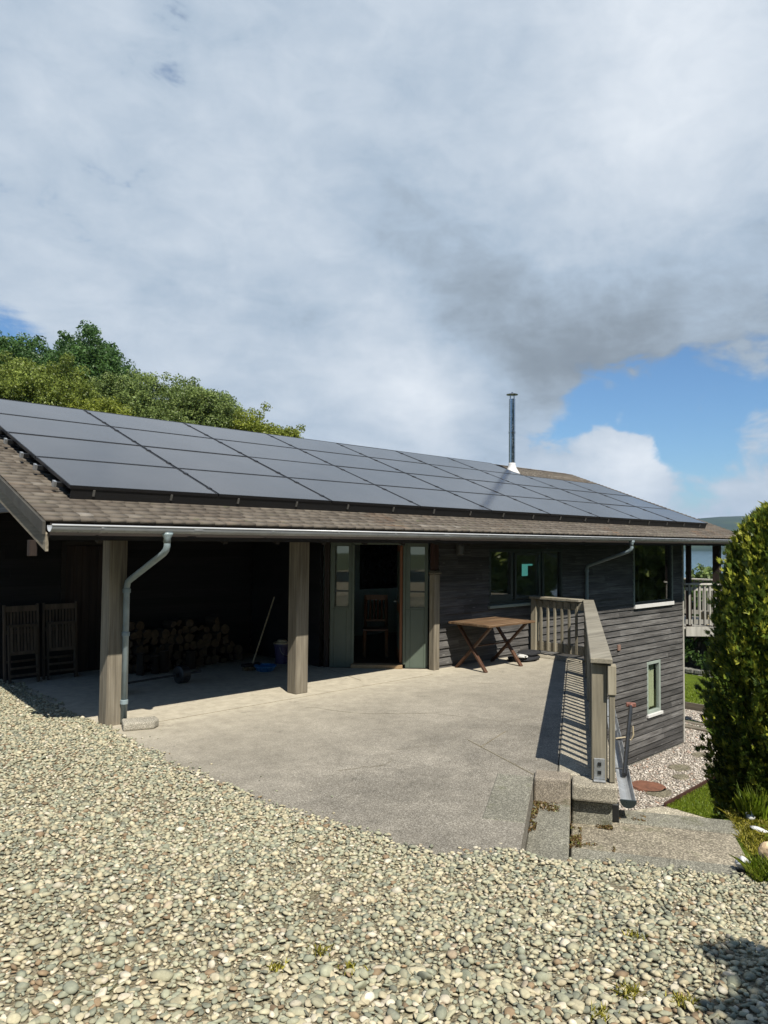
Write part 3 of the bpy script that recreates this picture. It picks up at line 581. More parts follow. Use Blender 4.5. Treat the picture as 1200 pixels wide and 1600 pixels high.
mb = MB(); n0 = [(x, y, float(zlow(np.array([x]), np.array([y]))[0])+0.12) for x, y in LP]; mb.add(n0+[(x, y, z-0.2) for x, y, z in n0], [(0, 1, 2, 3), (7, 6, 5, 4), (0, 4, 5, 1), (1, 5, 6, 2), (2, 6, 7, 3), (3, 7, 4, 0)])
tag(mb.build('lawn', M['turf']), kind='structure')
mb = MB(); mb.bar((13.1, 6.19, LOW+0.02), (19.0, 6.27, LOW+0.02), 0.03, 0.12); tag(mb.build('edging_board', M['red_wood']), 'reddish timber edging board between the pebbles and the near lawn', 'edging')
mb = MB(); mb.bar((22.55, 7.2, LOW-0.17), (22.55, 11.9, LOW-0.17), 0.05, 0.22); tag(mb.build('edging_board', M['sleeper']), 'brown timber edging board along the front of the far lawn', 'edging')
slp = MB(); slp.bar((19.2, 6.7, LOW-0.03), (19.2, 9.7, LOW-0.03), 0.2, 0.16); a = tag(slp.build('sleeper_step', M['sleeper'], bevel=0.012), 'grey timber sleeper step nearest the corner of the house', 'step', 'sleeper steps in the pebble path')
slp = MB(); slp.bar((20.25, 6.7, LOW-0.17), (20.25, 10.3, LOW-0.17), 0.2, 0.16); tag(slp.build('sleeper_step', M['sleeper'], bevel=0.012), 'grey timber sleeper step farther along the path before the far lawn', 'step', 'sleeper steps in the pebble path')
# pebbles on the path
X, Y = field(11.6, 22.4, 6.2, 11.0, 0.048)
zz = np.where(X < 19.1, LOW, np.where(X < 20.2, LOW-0.12, LOW-0.26)); ok = ((X < 19.05) & (Y > 6.25) & (Y < 7.82+(X > 17.7)*1.3) & ((X > 13.2) | (Y > 6.95-(X-11.5)*0.43))) | ((X > 19.32) & (X < 20.12) & (Y > 6.95) & (Y < 9.6)) | ((X > 20.4) & (X < 22.5) & (Y > 7.7) & (Y < 10.2))
ok &= in_view(X, Y, zz, 0.05)
stones_at = [(15.6, 7.05, 0.26), (16.9, 7.15, 0.22), (15.0, 6.75, 0.2), (17.4, 6.75, 0.24), (13.75, 6.6, 0.28), (18.3, 7.2, 0.25), (16.3, 6.62, 0.18)]
for sx_, sy_, r in stones_at+[(13.92, 6.92, 0.33)]: ok &= np.hypot(X-sx_, Y-sy_) > r*0.95
X, Y, zz = X[ok], Y[ok], zz[ok]; sz = np.clip(RNG.lognormal(math.log(0.026), 0.25, len(X)), 0.013, 0.045)
g = link_mesh('pebbles', scatter_stones('pebbles', np.stack([X, Y, zz+sz*0.3], -1), sz, 1, M['pebble'], 21.0), M['pebble'], None, True); tag(g, 'pale pinkish pebbles covering the path below the house wall', 'pebbles', kind='stuff')
sl_lab = ['flat brown stepping stone in the pebbles below the low window', 'flat stepping stone in the pebbles toward the corner of the house', 'small stepping stone between the manhole cover and the low window', 'flat stepping stone at the lawn side of the path, partly in bush shade', 'grey stepping stone just in front of the rusty manhole cover', 'stepping stone nearest the sleeper steps', 'smallest stepping stone close to the lawn edging']
for (sx_, sy_, r), lb in zip(stones_at, sl_lab):
    mb = MB(); pol = [(sx_+r*(1+.16*math.sin(3*t+sx_))*math.cos(t), sy_+r*0.8*(1+.12*math.cos(2*t+sy_))*math.sin(t)) for t in [k*2*PI/14 for k in range(14)]]
    mb.prism(pol, LOW-0.02, LOW+0.022); tag(mb.build('stepping_stone', M['stepstone'], bevel=0.01), lb, 'stepping stone', 'stepping stones in the pebble path')
mh = thing('manhole_cover', 'round rusty manhole cover set in the pebbles below the gutter end', 'manhole cover', (13.92, 6.92, LOW))
mb = MB(); mb.lathe((13.92, 6.92, LOW), [(0.30, -0.02), (0.30, 0.03), (0.285, 0.034)], 28); mb.build('cover', M['rust'], mh)
mb = MB(); mb.lathe((13.92, 6.92, LOW), [(0.345, -0.02), (0.345, 0.022), (0.306, 0.022), (0.306, 0.0)], 28); mb.build('rim', M['rust'], mh)

# ------------------------------------------------------------------ house
WY = 7.9; X0, X1 = 8.85, 17.7; EAVE = 6.985; TA = math.tan(math.radians(20.31)); RIDGE = 12.3; RX0, RX1 = 2.45, 19.8
def zroof(y): return 2.367+TA*(y-7.516) if y <= RIDGE else 2.367+TA*(RIDGE-7.516)-TA*(y-RIDGE)
house = thing('house', 'long dark timber clad house with open carport, shingle roof and two downpipes', 'house', (11, 12, 0))
def clad(O, u, n, x0, x1, z0, z1, openings=(), step=0.132, lap=0.027, back=0.05, joints=3.6, top=None):
    """horizontal weatherboards on a wall plane, butted round the openings"""
    mb = MB(O, u, n); z = z0
    while z < z1-1e-4:
        zt = min(z+step, z1); cuts = sorted({z, zt} | {e for o in openings for e in (o[2], o[3]) if z+1e-3 < e < zt-1e-3})
        off = random.uniform(0, joints); js = [x0]+[x for x in np.arange(x0+0.4+off*0.5, x1-0.4, joints)]+[x1]
        for j0, j1 in zip(js, js[1:]):
            col = (random.random(), random.random(), random.random(), 1)
            for c0, c1 in zip(cuts, cuts[1:]):
                segs = [(j0, j1)]
                for ox0, ox1, oz0, oz1 in openings:
                    if oz0 < c1-1e-3 and oz1 > c0+1e-3: segs = [p for a, b in segs for p in ((a, min(b, ox0)), (max(a, ox1), b)) if p[1]-p[0] > 0.01]
                for a, b in segs:
                    if top is not None:
                        # clip to a gable: top(x) gives the highest z
                        if top(a) < c1 or top(b) < c1:
                            lo, hi = a, b
                            xs_ = [x for x in np.linspace(a, b, 160) if top(x) >= c1]
                            if not xs_: continue
                            a, b = xs_[0], xs_[-1]
                            if b-a < 0.02: continue
                    f0 = lap*(1-(c0-z)/step); f1 = lap*(1-(c1-z)/step)
                    vs = [(a+.001, f0, c0), (b-.001, f0, c0), (b-.001, f1, c1), (a+.001, f1, c1), (a+.001, -back, c0), (b-.001, -back, c0), (b-.001, -back, c1), (a+.001, -back, c1)]
                    mb.add(vs, [(0, 1, 2, 3), (7, 6, 5, 4), (4, 5, 1, 0), (3, 2, 6, 7), (0, 3, 7, 4), (1, 5, 6, 2)], col)
        z = zt
    return mb
WL = (10.14, 12.42, 0.93, 1.90); WR = (15.28, 17.12, 0.68, 2.05); WB = (15.86, 16.52, -1.80, -0.64)
clad((0, WY, 0), (1, 0, 0), (0, -1, 0), X0, X1, LOW+0.02, 2.30, [WL, WR, WB]).build('wall', M['clad_x'], house)
clad((X1, 0, 0), (0, 1, 0), (1, 0, 0), WY+0.0, 16.5, LOW+0.02, 4.0, [], top=lambda y: zroof(y)-0.16).build('wall', M['clad_y'], house)
clad((0, 11.25, 0), (1, 0, 0), (0, -1, 0), 2.75, 7.55, 0.0, 2.55, [(4.255, 5.015, 0.0, 1.91)]).build('wall', M['clad_shade'], house)
clad((2.76, 0, 0), (0, 1, 0), (-1, 0, 0), 11.32, 16.34, 0.0, 2.28).build('wall', M['clad_y'], house)
clad((7.55, 0, 0), (0, 1, 0), (-1, 0, 0), 9.27, 11.2, 0.0, 2.9).build('wall', M['clad_shade'], house)
clad((2.75, 0, 0), (0, 1, 0), (-1, 0, 0), 7.95, 16.5, 2.3, 4.0, [], top=lambda y: zroof(y)-0.16).build('wall', M['clad_y'], house)
mb = MB(); mb.box(2.80, 17.6, 16.35, 16.5, LOW, 2.3);  mb.box(7.56, 17.6, 8.5, 8.52, LOW, -0.02); mb.each('wall', M['dark_wood'], house)
mb = MB(); mb.box(X1-0.01, X1+0.045, WY-0.035, WY+0.05, LOW+0.02, 2.28); mb.build('corner_board', M['deck_rail'], house, 0.004)
mb = MB(); mb.box(X0+2.4, X1, WY-0.012, WY+0.03, LOW-0.25, LOW+0.018); mb.build('plinth', M['retain'], house)
# floor and ceiling inside, so that rooms are closed
mb = MB(); mb.prism([(8.95, 8.02), (17.6, 8.02), (17.6, 16.3), (7.65, 16.3), (7.65, 9.30)], -0.10, 0.03); mb.build('floor', M['floor_in'], house)
mb = MB(); mb.prism([(2.95, 11.35), (17.6, 11.35), (17.6, 16.3), (2.95, 16.3)], 2.32, 2.36); mb.prism([(8.95, 8.02), (17.6, 8.02), (17.6, 11.34), (7.65, 11.34), (7.65, 9.30)], 2.16, 2.20); mb.build('ceiling', M['dark_wood'], house)
mb = MB(); mb.box(8.0, 13.2, 11.6, 11.7, 0.03, 2.16); mb.box(12.95, 13.05, 8.05, 11.58, 0.03, 2.16); mb.build('inner_wall', M['wall_in'], house)
# roof: lapped shingles on both slopes, one mesh
def build_roof():
    V = []; F = []; C = []
    def slope(y0, y1, sgn):
        n = int(abs(y1-y0)/0.112); ys = np.linspace(y0, y1, n+1)
        for i in range(n):
            rowv = random.gauss(0.5, 0.07); ya, yb = ys[i], ys[i+1]+(ys[i+1]-ys[i])*0.35; x = RX0+(0.08 if i % 2 else 0)-0.02*random.random()
            x_list = [RX0]
            while x < RX1: x += random.uniform(0.13, 0.20); x_list.append(min(x, RX1))
            for xa, xb in zip(x_list, x_list[1:]):
                if xb-xa < 0.02: continue
                t = 0.022+random.uniform(-0.0015, 0.002); dz = 0.0; dy = random.uniform(-0.003, 0.003)*sgn
                za, zb = zroof(min(max(ya, EAVE), 17.6)), zroof(min(yb, RIDGE) if sgn > 0 else max(yb, RIDGE)); b = len(V); g = 0.001
                if sgn > 0: yb2 = min(yb, RIDGE)
                else: yb2 = max(yb, RIDGE)
                V.extend([(xa+g, ya+dy, za+t+dz), (xb-g, ya+dy, za+t+dz), (xb-g, yb2, zb+0.002), (xa+g, yb2, zb+0.002), (xa+g, ya+dy, za-0.012), (xb-g, ya+dy, za-0.012), (xb-g, yb2, zb-0.012), (xa+g, yb2, zb-0.012)])
                F.extend([tuple(b+k for k in q) for q in ((0, 1, 2, 3), (7, 6, 5, 4), (4, 5, 1, 0), (3, 2, 6, 7), (0, 3, 7, 4), (1, 5, 6, 2))]); col = (min(1, max(0, rowv+random.gauss(0, 0.10))), random.random(), random.random(), 1); C.extend([col]*8)
    slope(EAVE, RIDGE, 1); slope(17.6, RIDGE, -1)
    me = np_mesh('roof', V, F, C); r = link_mesh('roof', me, M['tile'], house); return r
roof = build_roof()
def deck_under():
    mb = MB()
    for x0, x1 in ((RX0+0.03, RX1-0.03),):
        a, b, c = EAVE+0.03, RIDGE, 17.55
        pts = [(a, zroof(a)), (b, zroof(b)), (c, zroof(c))]; vs = []
        for x in (x0, x1):
            for y, z in pts: vs += [(x, y, z-0.016), (x, y, z-0.10)]
        mb.add(vs, [(0, 2, 8, 6), (2, 4, 10, 8), (1, 7, 9, 3), (3, 9, 11, 5), (0, 6, 7, 1), (4, 5, 11, 10), (0, 1, 3, 2), (2, 3, 5, 4), (6, 8, 9, 7), (8, 10, 11, 9)])
    return mb.build('roof_deck', M['dark_wood'], house)
deck_under()
mb = MB()
for i in range(58):                                    # ridge tiles
    x = RX0+i*0.3; 
    if x+0.3 > RX1: break
    mb.add([(x, RIDGE-0.12, zroof(RIDGE-0.12)+0.02), (x+0.31, RIDGE-0.12, zroof(RIDGE-0.12)+0.02), (x+0.31, RIDGE, zroof(RIDGE)+0.012), (x, RIDGE, zroof(RIDGE)+0.012), (x, RIDGE+0.12, zroof(RIDGE+0.12)+0.02), (x+0.31, RIDGE+0.12, zroof(RIDGE+0.12)+0.02)], [(0, 1, 2, 3), (3, 2, 5, 4)])
mb.build('ridge_tile', M['tile'], roof)
# eaves: fascia, soffit, beam, rafters
mb = MB(); mb.box(RX0+0.05, RX1-0.05, EAVE+0.01, EAVE+0.035, 1.99, 2.155); mb.build('fascia', M['dark_wood'], house)
mb = MB(); mb.box(8.95, RX1-0.06, EAVE+0.04, WY-0.03, 2.03, 2.05); mb.build('soffit', M['dark_wood'], house)
mb = MB(); mb.box(RX0+0.25, 8.76, WY-0.10, WY+0.08, 2.035, 2.28); mb.build('beam', M['dark_wood'], house)
mb = MB()
for i in range(9):
    x = 3.0+i*0.7; mb.bar((x, EAVE+0.06, zroof(EAVE+0.06)-0.17), (x, 11.2, zroof(11.2)-0.17), 0.05, 0.13)
mb.each('rafter', M['dark_wood'], house)
# bargeboards on both gable ends
for x, s in ((RX0, -1), (RX1, 1)):
    mb = MB()
    for ya, yb in ((EAVE-0.02, RIDGE), (RIDGE, 17.6)):
        mb.add([(x+s*dx, y, zroof(y)+dz) for dx in (0.0, 0.028) for y, dz in ((ya, -0.005), (ya, -0.118), (yb, -0.118), (yb, -0.005))], [(0, 1, 2, 3), (7, 6, 5, 4), (0, 4, 5, 1), (1, 5, 6, 2), (2, 6, 7, 3), (3, 7, 4, 0)])
    mb.build('verge_board', M['verge'], house)
    mb = MB()
    for ya, yb in ((EAVE-0.02, RIDGE), (RIDGE, 17.6)):
        mb.add([(x-s*0.03+s*dx, y, zroof(y)+dz) for dx in (0.0, 0.028) for y, dz in ((ya, -0.121), (ya, -0.275), (yb, -0.275), (yb, -0.121))], [(0, 1, 2, 3), (7, 6, 5, 4), (0, 4, 5, 1), (1, 5, 6, 2), (2, 6, 7, 3), (3, 7, 4, 0)])
    mb.build('bargeboard', M['barge'], house)
for y in (7.25, 9.8):
    mb = MB(); mb.box(RX0-0.05, RX0+0.02, y-0.035, y+0.035, zroof(y)-0.43, zroof(y)-0.279); mb.build('purlin', M['dark_wood_z'], house, 0.004)
# gutter: half-round channel with lip, brackets and joints
def half_round(mb, x0, x1, yc, z, r, n=10, th=0.004):
    prof = [(math.cos(PI+PI*k/n)*r, math.sin(PI+PI*k/n)*r) for k in range(n+1)]; prof2 = [(math.cos(PI+PI*k/n)*(r-th), math.sin(PI+PI*k/n)*(r-th)) for k in range(n, -1, -1)]
    ring = prof+prof2; m = len(ring); vs = [(x, yc+a, z+b) for x in (x0, x1) for a, b in ring]
    mb.add(vs, [(i, (i+1) % m, m+(i+1) % m, m+i) for i in range(m)]+[tuple(range(m-1, -1, -1)), tuple(range(m, 2*m))])
gy_, gz_, gr = 6.868, 2.125, 0.062
mb = MB(); half_round(mb, RX0+0.0, RX1-0.05, gy_, gz_, gr); gut = mb.build('gutter', M['gutter'], house)
mb = MB(); mb.tube([(RX0, gy_-gr, gz_+0.002), (RX1-0.05, gy_-gr, gz_+0.002)], 0.009, 8); mb.build('gutter_lip', M['lip'], gut, smooth=True)
mb = MB()
for i in range(18):
    x = RX0+0.45+i*0.97; half_round(mb, x, x+(0.10 if i % 4 == 1 else 0.025), gy_, gz_+0.002, gr+0.005, 8, 0.006)
mb.each('gutter_bracket', M['gutter'], gut)
def downpipe(x, yw, swan, zbot, shoe=None):
    mb = MB(); mb.lathe((x, gy_, 2.0), [(0.036, -0.03), (0.036, 0.02), (0.055, 0.05), (0.06, 0.075)], 14)
    pts = [(x, gy_, 2.03), (x, gy_, 1.94), (x, gy_+0.02, 1.90), (x, gy_+0.07, 1.865), (x, yw-0.07, 1.865-swan), (x, yw-0.02, 1.84-swan), (x, yw, 1.78-swan), (x, yw, zbot)]
    if shoe: pts = pts[:-1]+[(x, yw, zbot+0.1), (x, yw-0.02, zbot+0.05), (x, yw-0.07, zbot+0.01)]
    mb.tube(pts, 0.034, 14)
    p = mb.build('downpipe', M['pipe'], house, smooth=True); mb = MB()
    for z in (1.72-swan, 0.95, 0.22): mb.lathe((x, yw, z), [(0.035, 0), (0.042, 0.004), (0.042, 0.045), (0.035, 0.05)], 14)
    mb.each('pipe_socket', M['pipe'], p)
downpipe(3.60, 7.755, 0.30, 0.03); downpipe(13.22, 7.83, 0.28, LOW+0.1)
# carport posts
for x in (3.52, 6.05):
    mb = MB(); mb.box(x-0.105, x+0.095, WY-0.115, WY+0.075, 0.0 if x > 4 else -0.02, 2.034); mb.build('post', M['post'], house, 0.008)
# front post by the door
mb = MB(); mb.box(8.665, 8.795, WY-0.085, WY+0.025, 0.0, 1.50); pp = mb.build('post', M['post'], house, 0.006)
mb = MB(); mb.box(8.645, 8.815, WY-0.105, WY+0.03, 1.505, 1.535); mb.box(8.66, 8.80, WY-0.09, WY+0.027, 1.537, 1.56); mb.build('post_cap', M['post'], pp, 0.006)
mb = MB(); mb.box(8.68, 8.79, WY-0.06, WY+0.025, 1.562, 2.03); mb.build('upper_post', M['red_wood'], house, 0.004)

# windows: outer frame, casements, glass, sill
def window(rect, lights, fmat, smat, O=(0, WY, 0), u=(1, 0, 0), n=(0, -1, 0), sill=0.06, depth=0.05, fw=0.05):
    x0, x1, z0, z1 = rect; mb = MB(O, u, n)
    mb.box(x0, x1, -0.06, 0.018, z1-fw, z1); mb.box(x0, x1, -0.06, 0.018, z0, z0+fw); mb.box(x0, x0+fw, -0.06, 0.018, z0+fw, z1-fw); mb.box(x1-fw, x1, -0.06, 0.018, z0+fw, z1-fw)
    for a in lights[1:]: mb.box(a-fw*0.5, a+fw*0.5, -0.058, 0.014, z0+fw, z1-fw)
    w = mb.build('window', fmat, house, 0.004)
    mb = MB(O, u, n); e = list(lights)+[x1]
    ed = [x0+fw]+[a for a in lights[1:]]+[x1-fw]
    for a, b in zip(ed, ed[1:]): mb.box(a+0.002, b-0.002, -0.032, -0.026, z0+fw, z1-fw)
    mb.build('pane', M['glass'], w)
    mb = MB(O, u, n); mb.box(x0-0.03, x1+0.03, -0.04, 0.065, z0-sill, z0-0.003); mb.build('sill', smat, w, 0.004)
    return w
w = window(WL, [10.14, 10.80, 11.78], M['dark_frame'], M['pale_green'], fw=0.055, sill=0.05)
mb = MB((0, WY, 0), (1, 0, 0), (0, -1, 0))
for a, b, c, d_ in ((10.88, 10.93, 1.0, 1.84), (11.63, 11.68, 1.0, 1.84), (10.93, 11.63, 1.0, 1.05), (10.93, 11.63, 1.79, 1.84)): mb.box(a, b, -0.024, 0.02, c, d_)
mb.box(10.2, 10.77, -0.05, 0.012, 0.986, 1.10); mb.build('casement', M['dark_frame'], w, 0.003)
mb = MB(); mb.box(10.17, 12.38, 8.7, 8.71, 0.95, 0.97); mb.build('inner_shelf', M['dark_frame'], w); mb = MB(); mb.box(11.33, 11.51, 8.05, 8.056, 1.40, 1.62); mb.box(11.52, 11.66, 8.05, 8.056, 1.59, 1.62); mb.each('far_window_glow', M['teal_window_glow'], w)  # the teal plates glow in place of a bright back window
mb = MB(); mb.box(10.16, 10.85, 8.10, 8.35, 1.14, 1.165); mb.build('inner_ledge', M['deck_rail'], w)
w = window(WR, [15.28], M['dark_frame'], M['lead'], fw=0.045, sill=0.09)
mb = MB((0, WY, 0), (1, 0, 0), (0, -1, 0)); mb.box(15.24, 15.277, -0.01, 0.03, 0.68, 2.0); mb.box(17.123, 17.16, -0.01, 0.03, 0.68, 2.0); mb.build('architrave', M['pale_green'], w)
mb = MB(); mb.box(16.35, 16.42, 8.35, 8.40, 0.4, 2.0); mb.box(16.75, 16.8, 8.4, 8.44, 0.4, 2.0); mb.build('inner_mullion', M['dark_frame'], w)
w = window(WB, [15.86], M['pale_green'], M['lead'], fw=0.065, sill=0.07)
mb = MB()
for i in range(9):
    x = 15.96+i*0.024; y = 8.0+0.02*math.sin(i*1.9); mb.add([(x, y, -1.7), (x+0.024, 8.0+0.02*math.sin((i+1)*1.9), -1.7), (x+0.024, 8.0+0.02*math.sin((i+1)*1.9), -0.7), (x, y, -0.7)], [(0, 1, 2, 3)])
for i in range(6):
    x = 16.26+i*0.03; mb.add([(x, 8.02+0.02*math.sin(i*2.3), -1.7), (x+0.03, 8.02+0.02*math.sin((i+1)*2.3), -1.7), (x+0.03, 8.02+0.02*math.sin((i+1)*2.3), -0.7), (x, 8.02+0.02*math.sin(i*2.3), -0.7)], [(0, 1, 2, 3)])
cu = mb.build('curtain', M['curtain'], w); so = cu.modifiers.new('thick', 'SOLIDIFY'); so.thickness = 0.006
mb = MB((0, 11.25, 0), (1, 0, 0), (0, -1, 0))
for k in range(6): mb.box(4.27+k*0.122, 4.27+(k+1)*0.122-0.004, -0.05, -0.01, 0.02, 1.90)
sd = mb.build('store_door', M['dark_wood_z'], house, 0.003)
mb = MB((0, 11.25, 0), (1, 0, 0), (0, -1, 0)); mb.box(4.19, 4.255, -0.03, 0.03, 0.0, 1.97); mb.box(5.015, 5.08, -0.03, 0.03, 0.0, 1.97); mb.box(4.256, 5.014, -0.03, 0.03, 1.91, 1.97); mb.each('door_trim', M['dark_wood'], sd)

# door wall, turned 45 degrees between the front wall and the carport
DO = Vector((8.74, 8.02, 0)); DU = Vector((-0.70, 0.714, 0)).normalized(); DN = Vector((-0.714, -0.70, 0)).normalized()
dw = MB(DO, DU, DN)
ZT = 1.98
for u0, u1 in ((0.0, 0.36), (1.22, 1.57)):
    dw.box(u0, u1, -0.05, 0.0, 0.0, 0.93); dw.box(u0, u0+0.055, -0.05, 0.0, 0.93, 1.93); dw.box(u1-0.075, u1, -0.05, 0.0, 0.93, 1.93); dw.box(u0, u1, -0.05, 0.0, 1.93, 2.03)
dw.box(0.362, 1.218, -0.05, 0.0, 1.96, 2.03); dw.build('door_surround', M['green_paint'], house, 0.004)
dw = MB(DO, DU, DN)
for u0, u1 in ((0.36, 0.40), (1.18, 1.22)): dw.box(u0, u1, -0.06, 0.022, 0.06, 1.955)
for u in (0.055, 0.275, 1.30, 1.50): dw.box(u, u+0.012, -0.01, 0.006, 0.02, 0.92)
dw.box(0.055, 0.285, -0.02, 0.012, 0.93, 0.965); dw.box(1.275, 1.495, -0.02, 0.012, 0.93, 0.965); dw.build('door_frame', M['green_paint'], house, 0.003)
for u0, u1 in ((0.056, 0.284), (1.276, 1.494)):
    dw = MB(DO, DU, DN); dw.box(u0, u1, -0.03, -0.024, 0.966, 1.929); sl = dw.build('side_window', M['glass'], house)
    dw = MB(DO, DU, DN); dw.box(u0, u1, -0.020, 0.004, 1.20, 1.225); dw.build('glazing_bar', M['dark_frame'], sl)
dw = MB(DO, DU, DN); dw.box(0.0, 1.6, -0.06, 0.0, 2.035, 2.55); dw.build('wall', M['dark_wood'], house)
dw = MB(DO, DU, DN); dw.box(1.58, 1.66, -0.06, 0.03, 0.0, 2.03); dw.build('corner_post', M['dark_wood_z'], house, 0.004)
dw = MB(DO, DU, DN); dw.box(0.40, 1.22, -0.08, 0.10, 0.0, 0.058); dw.build('threshold', M['threshold'], house, 0.006)
hd = (DO+DU*0.425-DN*0.05); dirv = (Vector((0.70, 0.715, 0))+DU*0.05).normalized(); side = Vector((-dirv.y, dirv.x, 0))
dl = MB(hd, dirv, side); dl.box(0.0, 0.80, -0.02, 0.024, 0.07, 1.95); door = dl.build('door', M['door_wood'], house, 0.003)
dl = MB(hd, dirv, side); dl.box(0.1, 0.7, 0.025, 0.03, 0.25, 0.85); dl.box(0.1, 0.7, 0.025, 0.03, 1.0, 1.85); dl.build('door_panel', M['green_paint'], door)
dl = MB(hd, dirv, side); dl.tube([(0.73, 0.024, 1.0), (0.73, 0.07, 1.0), (0.63, 0.07, 1.0)], 0.009, 8); dl.build('door_handle', M['galv'], door)
# lamp above, vent, soffit details
mb = MB(); mb.lathe((9.27, WY-0.10, 1.80), [(0.045, 0.0), (0.065, 0.015), (0.065, 0.15), (0.05, 0.19)], 14); mb.box(9.24, 9.30, WY-0.06, WY-0.02, 1.90, 1.99); mb.build('wall_lamp', M['lamp'], house, smooth=False)
mb = MB(); mb.box(14.52, 14.62, WY-0.05, WY-0.015, -0.25, -0.13); mb.build('wall_vent', M['vent'], house, 0.004)
# flue
fx, fy = 15.84, 11.58; fz = zroof(fy)
mb = MB(); mb.lathe((fx, fy, fz), [(0.085, -0.1), (0.085, 1.02), (0.092, 1.03), (0.092, 1.07), (0.085, 1.08), (0.085, 1.93)], 24); flue = mb.build('flue', M['steel'], house, smooth=True)
mo = flue.modifiers.new('edge', 'EDGE_SPLIT'); mo.split_angle = 0.5
mb = MB(); mb.lathe((fx, fy, fz+1.93), [(0.02, 0.10), (0.15, 0.11), (0.155, 0.125), (0.05, 0.16), (0.02, 0.185)], 20)
for k in range(4): mb.tube([(fx+0.07*math.cos(k*PI/2), fy+0.07*math.sin(k*PI/2), fz+1.91), (fx+0.07*math.cos(k*PI/2), fy+0.07*math.sin(k*PI/2), fz+2.04)], 0.008, 6)
mb.build('cowl', M['steel'], flue)
mb = MB(); mb.lathe((fx, fy, fz), [(0.21, -0.10), (0.205, -0.03), (0.17, 0.02), (0.115, 0.11), (0.091, 0.21), (0.089, 0.24)], 24); fl = mb.build('flashing', M['lead'], flue, smooth=True)

# balcony at the far corner
BP = [Vector((17.76, 7.84, 0)), Vector((18.36, 7.26, 0)), Vector((20.6, 7.26, 0)), Vector((20.6, 10.4, 0))]
bal = MB(); bal.prism([(17.76, 7.90), (18.38, 7.30), (20.56, 7.30), (20.56, 10.4), (17.76, 10.4)], -0.06, 0.02); bal = bal.build('balcony', M['deck_rail'], house)
for p, q_ in zip(BP, BP[1:]):
    d_ = (q_-p).normalized(); nn_ = Vector((d_.y, -d_.x, 0)); Lb = (q_-p).length
    mb = MB(p, d_, nn_); mb.box(0.0, Lb, 0.0, 0.035, -0.20, 0.03); mb.build('fascia_board', M['deck_rail'], bal)
    mb = MB(p, d_, nn_); mb.box(-0.02, Lb-0.03, -0.08, 0.06, 1.035, 1.075); mb.build('handrail', M['deck_rail'], bal, 0.004)
    mb = MB(p, d_, nn_); mb.box(0.0, Lb-0.05, -0.03, 0.0, 0.90, 0.98); mb.build('top_rail', M['deck_rail'], bal)
    mb = MB(p, d_, nn_); mb.box(0.0, Lb-0.05, -0.03, 0.0, 0.09, 0.20); mb.build('bottom_rail', M['deck_rail'], bal)
    for x in np.arange(0.09, Lb-0.05, 0.125):
        mb = MB(p, d_, nn_); mb.box(x-0.02, x+0.02, 0.003, 0.033, 0.07, 1.03); mb.build('baluster', M['deck_rail'], bal)
for (x, y), w_ in (((17.86, 7.80), 0.05), ((18.38, 7.33), 0.075), ((20.5, 7.33), 0.075), ((19.6, 10.3), 0.075)):
    mb = MB(); mb.box(x-w_, x+w_, y-w_, y+w_, 0.021, 2.06); mb.build('balcony_post', M['dark_wood_z'], bal)
mb = MB(); mb.box(17.76, RX1-0.06, 7.27, 7.39, 2.062, 2.20); mb.build('balcony_beam', M['dark_wood'], bal)
mb = MB(); mb.box(20.42, 20.54, 7.45, 7.57, LOW-0.4, -0.065); mb.build('support_post', M['deck_rail'], bal)
t = thing('plant_pot', 'small cream plant pot standing on the balcony behind its balusters', 'plant pot', (18.75, 7.75, 0.02))
mb = MB(); mb.lathe((18.75, 7.75, 0.02), [(0.11, 0), (0.15, 0.26), (0.165, 0.27), (0.165, 0.31), (0.14, 0.31), (0.135, 0.25)], 16); mb.build('pot', M['cream'], t)
# ------------------------------------------------------------------ solar array
PW, PR = 1.72, 1.07715; AL = math.radians(20.31); G0 = Vector((2.863, 7.5158, 2.5404)); SU = Vector((0, math.cos(AL), math.sin(AL))); SN = Vector((0, -math.sin(AL), math.cos(AL)))
arr = thing('solar_array', 'black solar array of four rows covering most of the shingle roof', 'solar array', (10, 9.5, 3.0))
def sp(x, s, h): return G0+Vector((x, 0, 0))+SU*s+SN*h
def slab(mb, x0, x1, s0, s1, h0, h1, col=None):
    vs = [sp(x, s, h) for h in (h0, h1) for x, s in ((x0, s0), (x1, s0), (x1, s1), (x0, s1))]
    mb.add(vs, [(3, 2, 1, 0), (4, 5, 6, 7), (0, 1, 5, 4), (1, 2, 6, 5), (2, 3, 7, 6), (3, 0, 4, 7)], col, False)
for j in range(4):
    for i in range(9):
        if j == 3 and i >= 7: continue
        x0, x1, s0, s1 = i*PW+0.010, (i+1)*PW-0.010, j*PR+0.008, (j+1)*PR-0.008
        jz = random.uniform(-0.0015, 0.0015)
        mb = MB(); slab(mb, x0+0.012, x1-0.012, s0+0.012, s1-0.012, -0.03, -0.004+jz); p = mb.build('solar_panel', M['panel'], arr)
        mb = MB()
        for a, b, c, d_ in ((x0, x1, s0, s0+0.012), (x0, x1, s1-0.012, s1), (x0, x0+0.012, s0+0.012, s1-0.012), (x1-0.012, x1, s0+0.012, s1-0.012)): slab(mb, a, b, c, d_, -0.036, 0.0)
        mb.build('panel_frame', M['panel_frame'], p)
for j in range(4):
    for k in (0.22, 0.78):
        s = (j+k)*PR; mb = MB(); slab(mb, -0.045, 9*PW if j < 3 else 7*PW, s-0.02, s+0.02, -0.085, -0.040); r = mb.build('mounting_rail', M['iron'], arr)
        if True:
            mb = MB(); slab(mb, -0.075, -0.047, s-0.03, s+0.03, -0.09, -0.03); mb.build('rail_end', M['galv'], r)
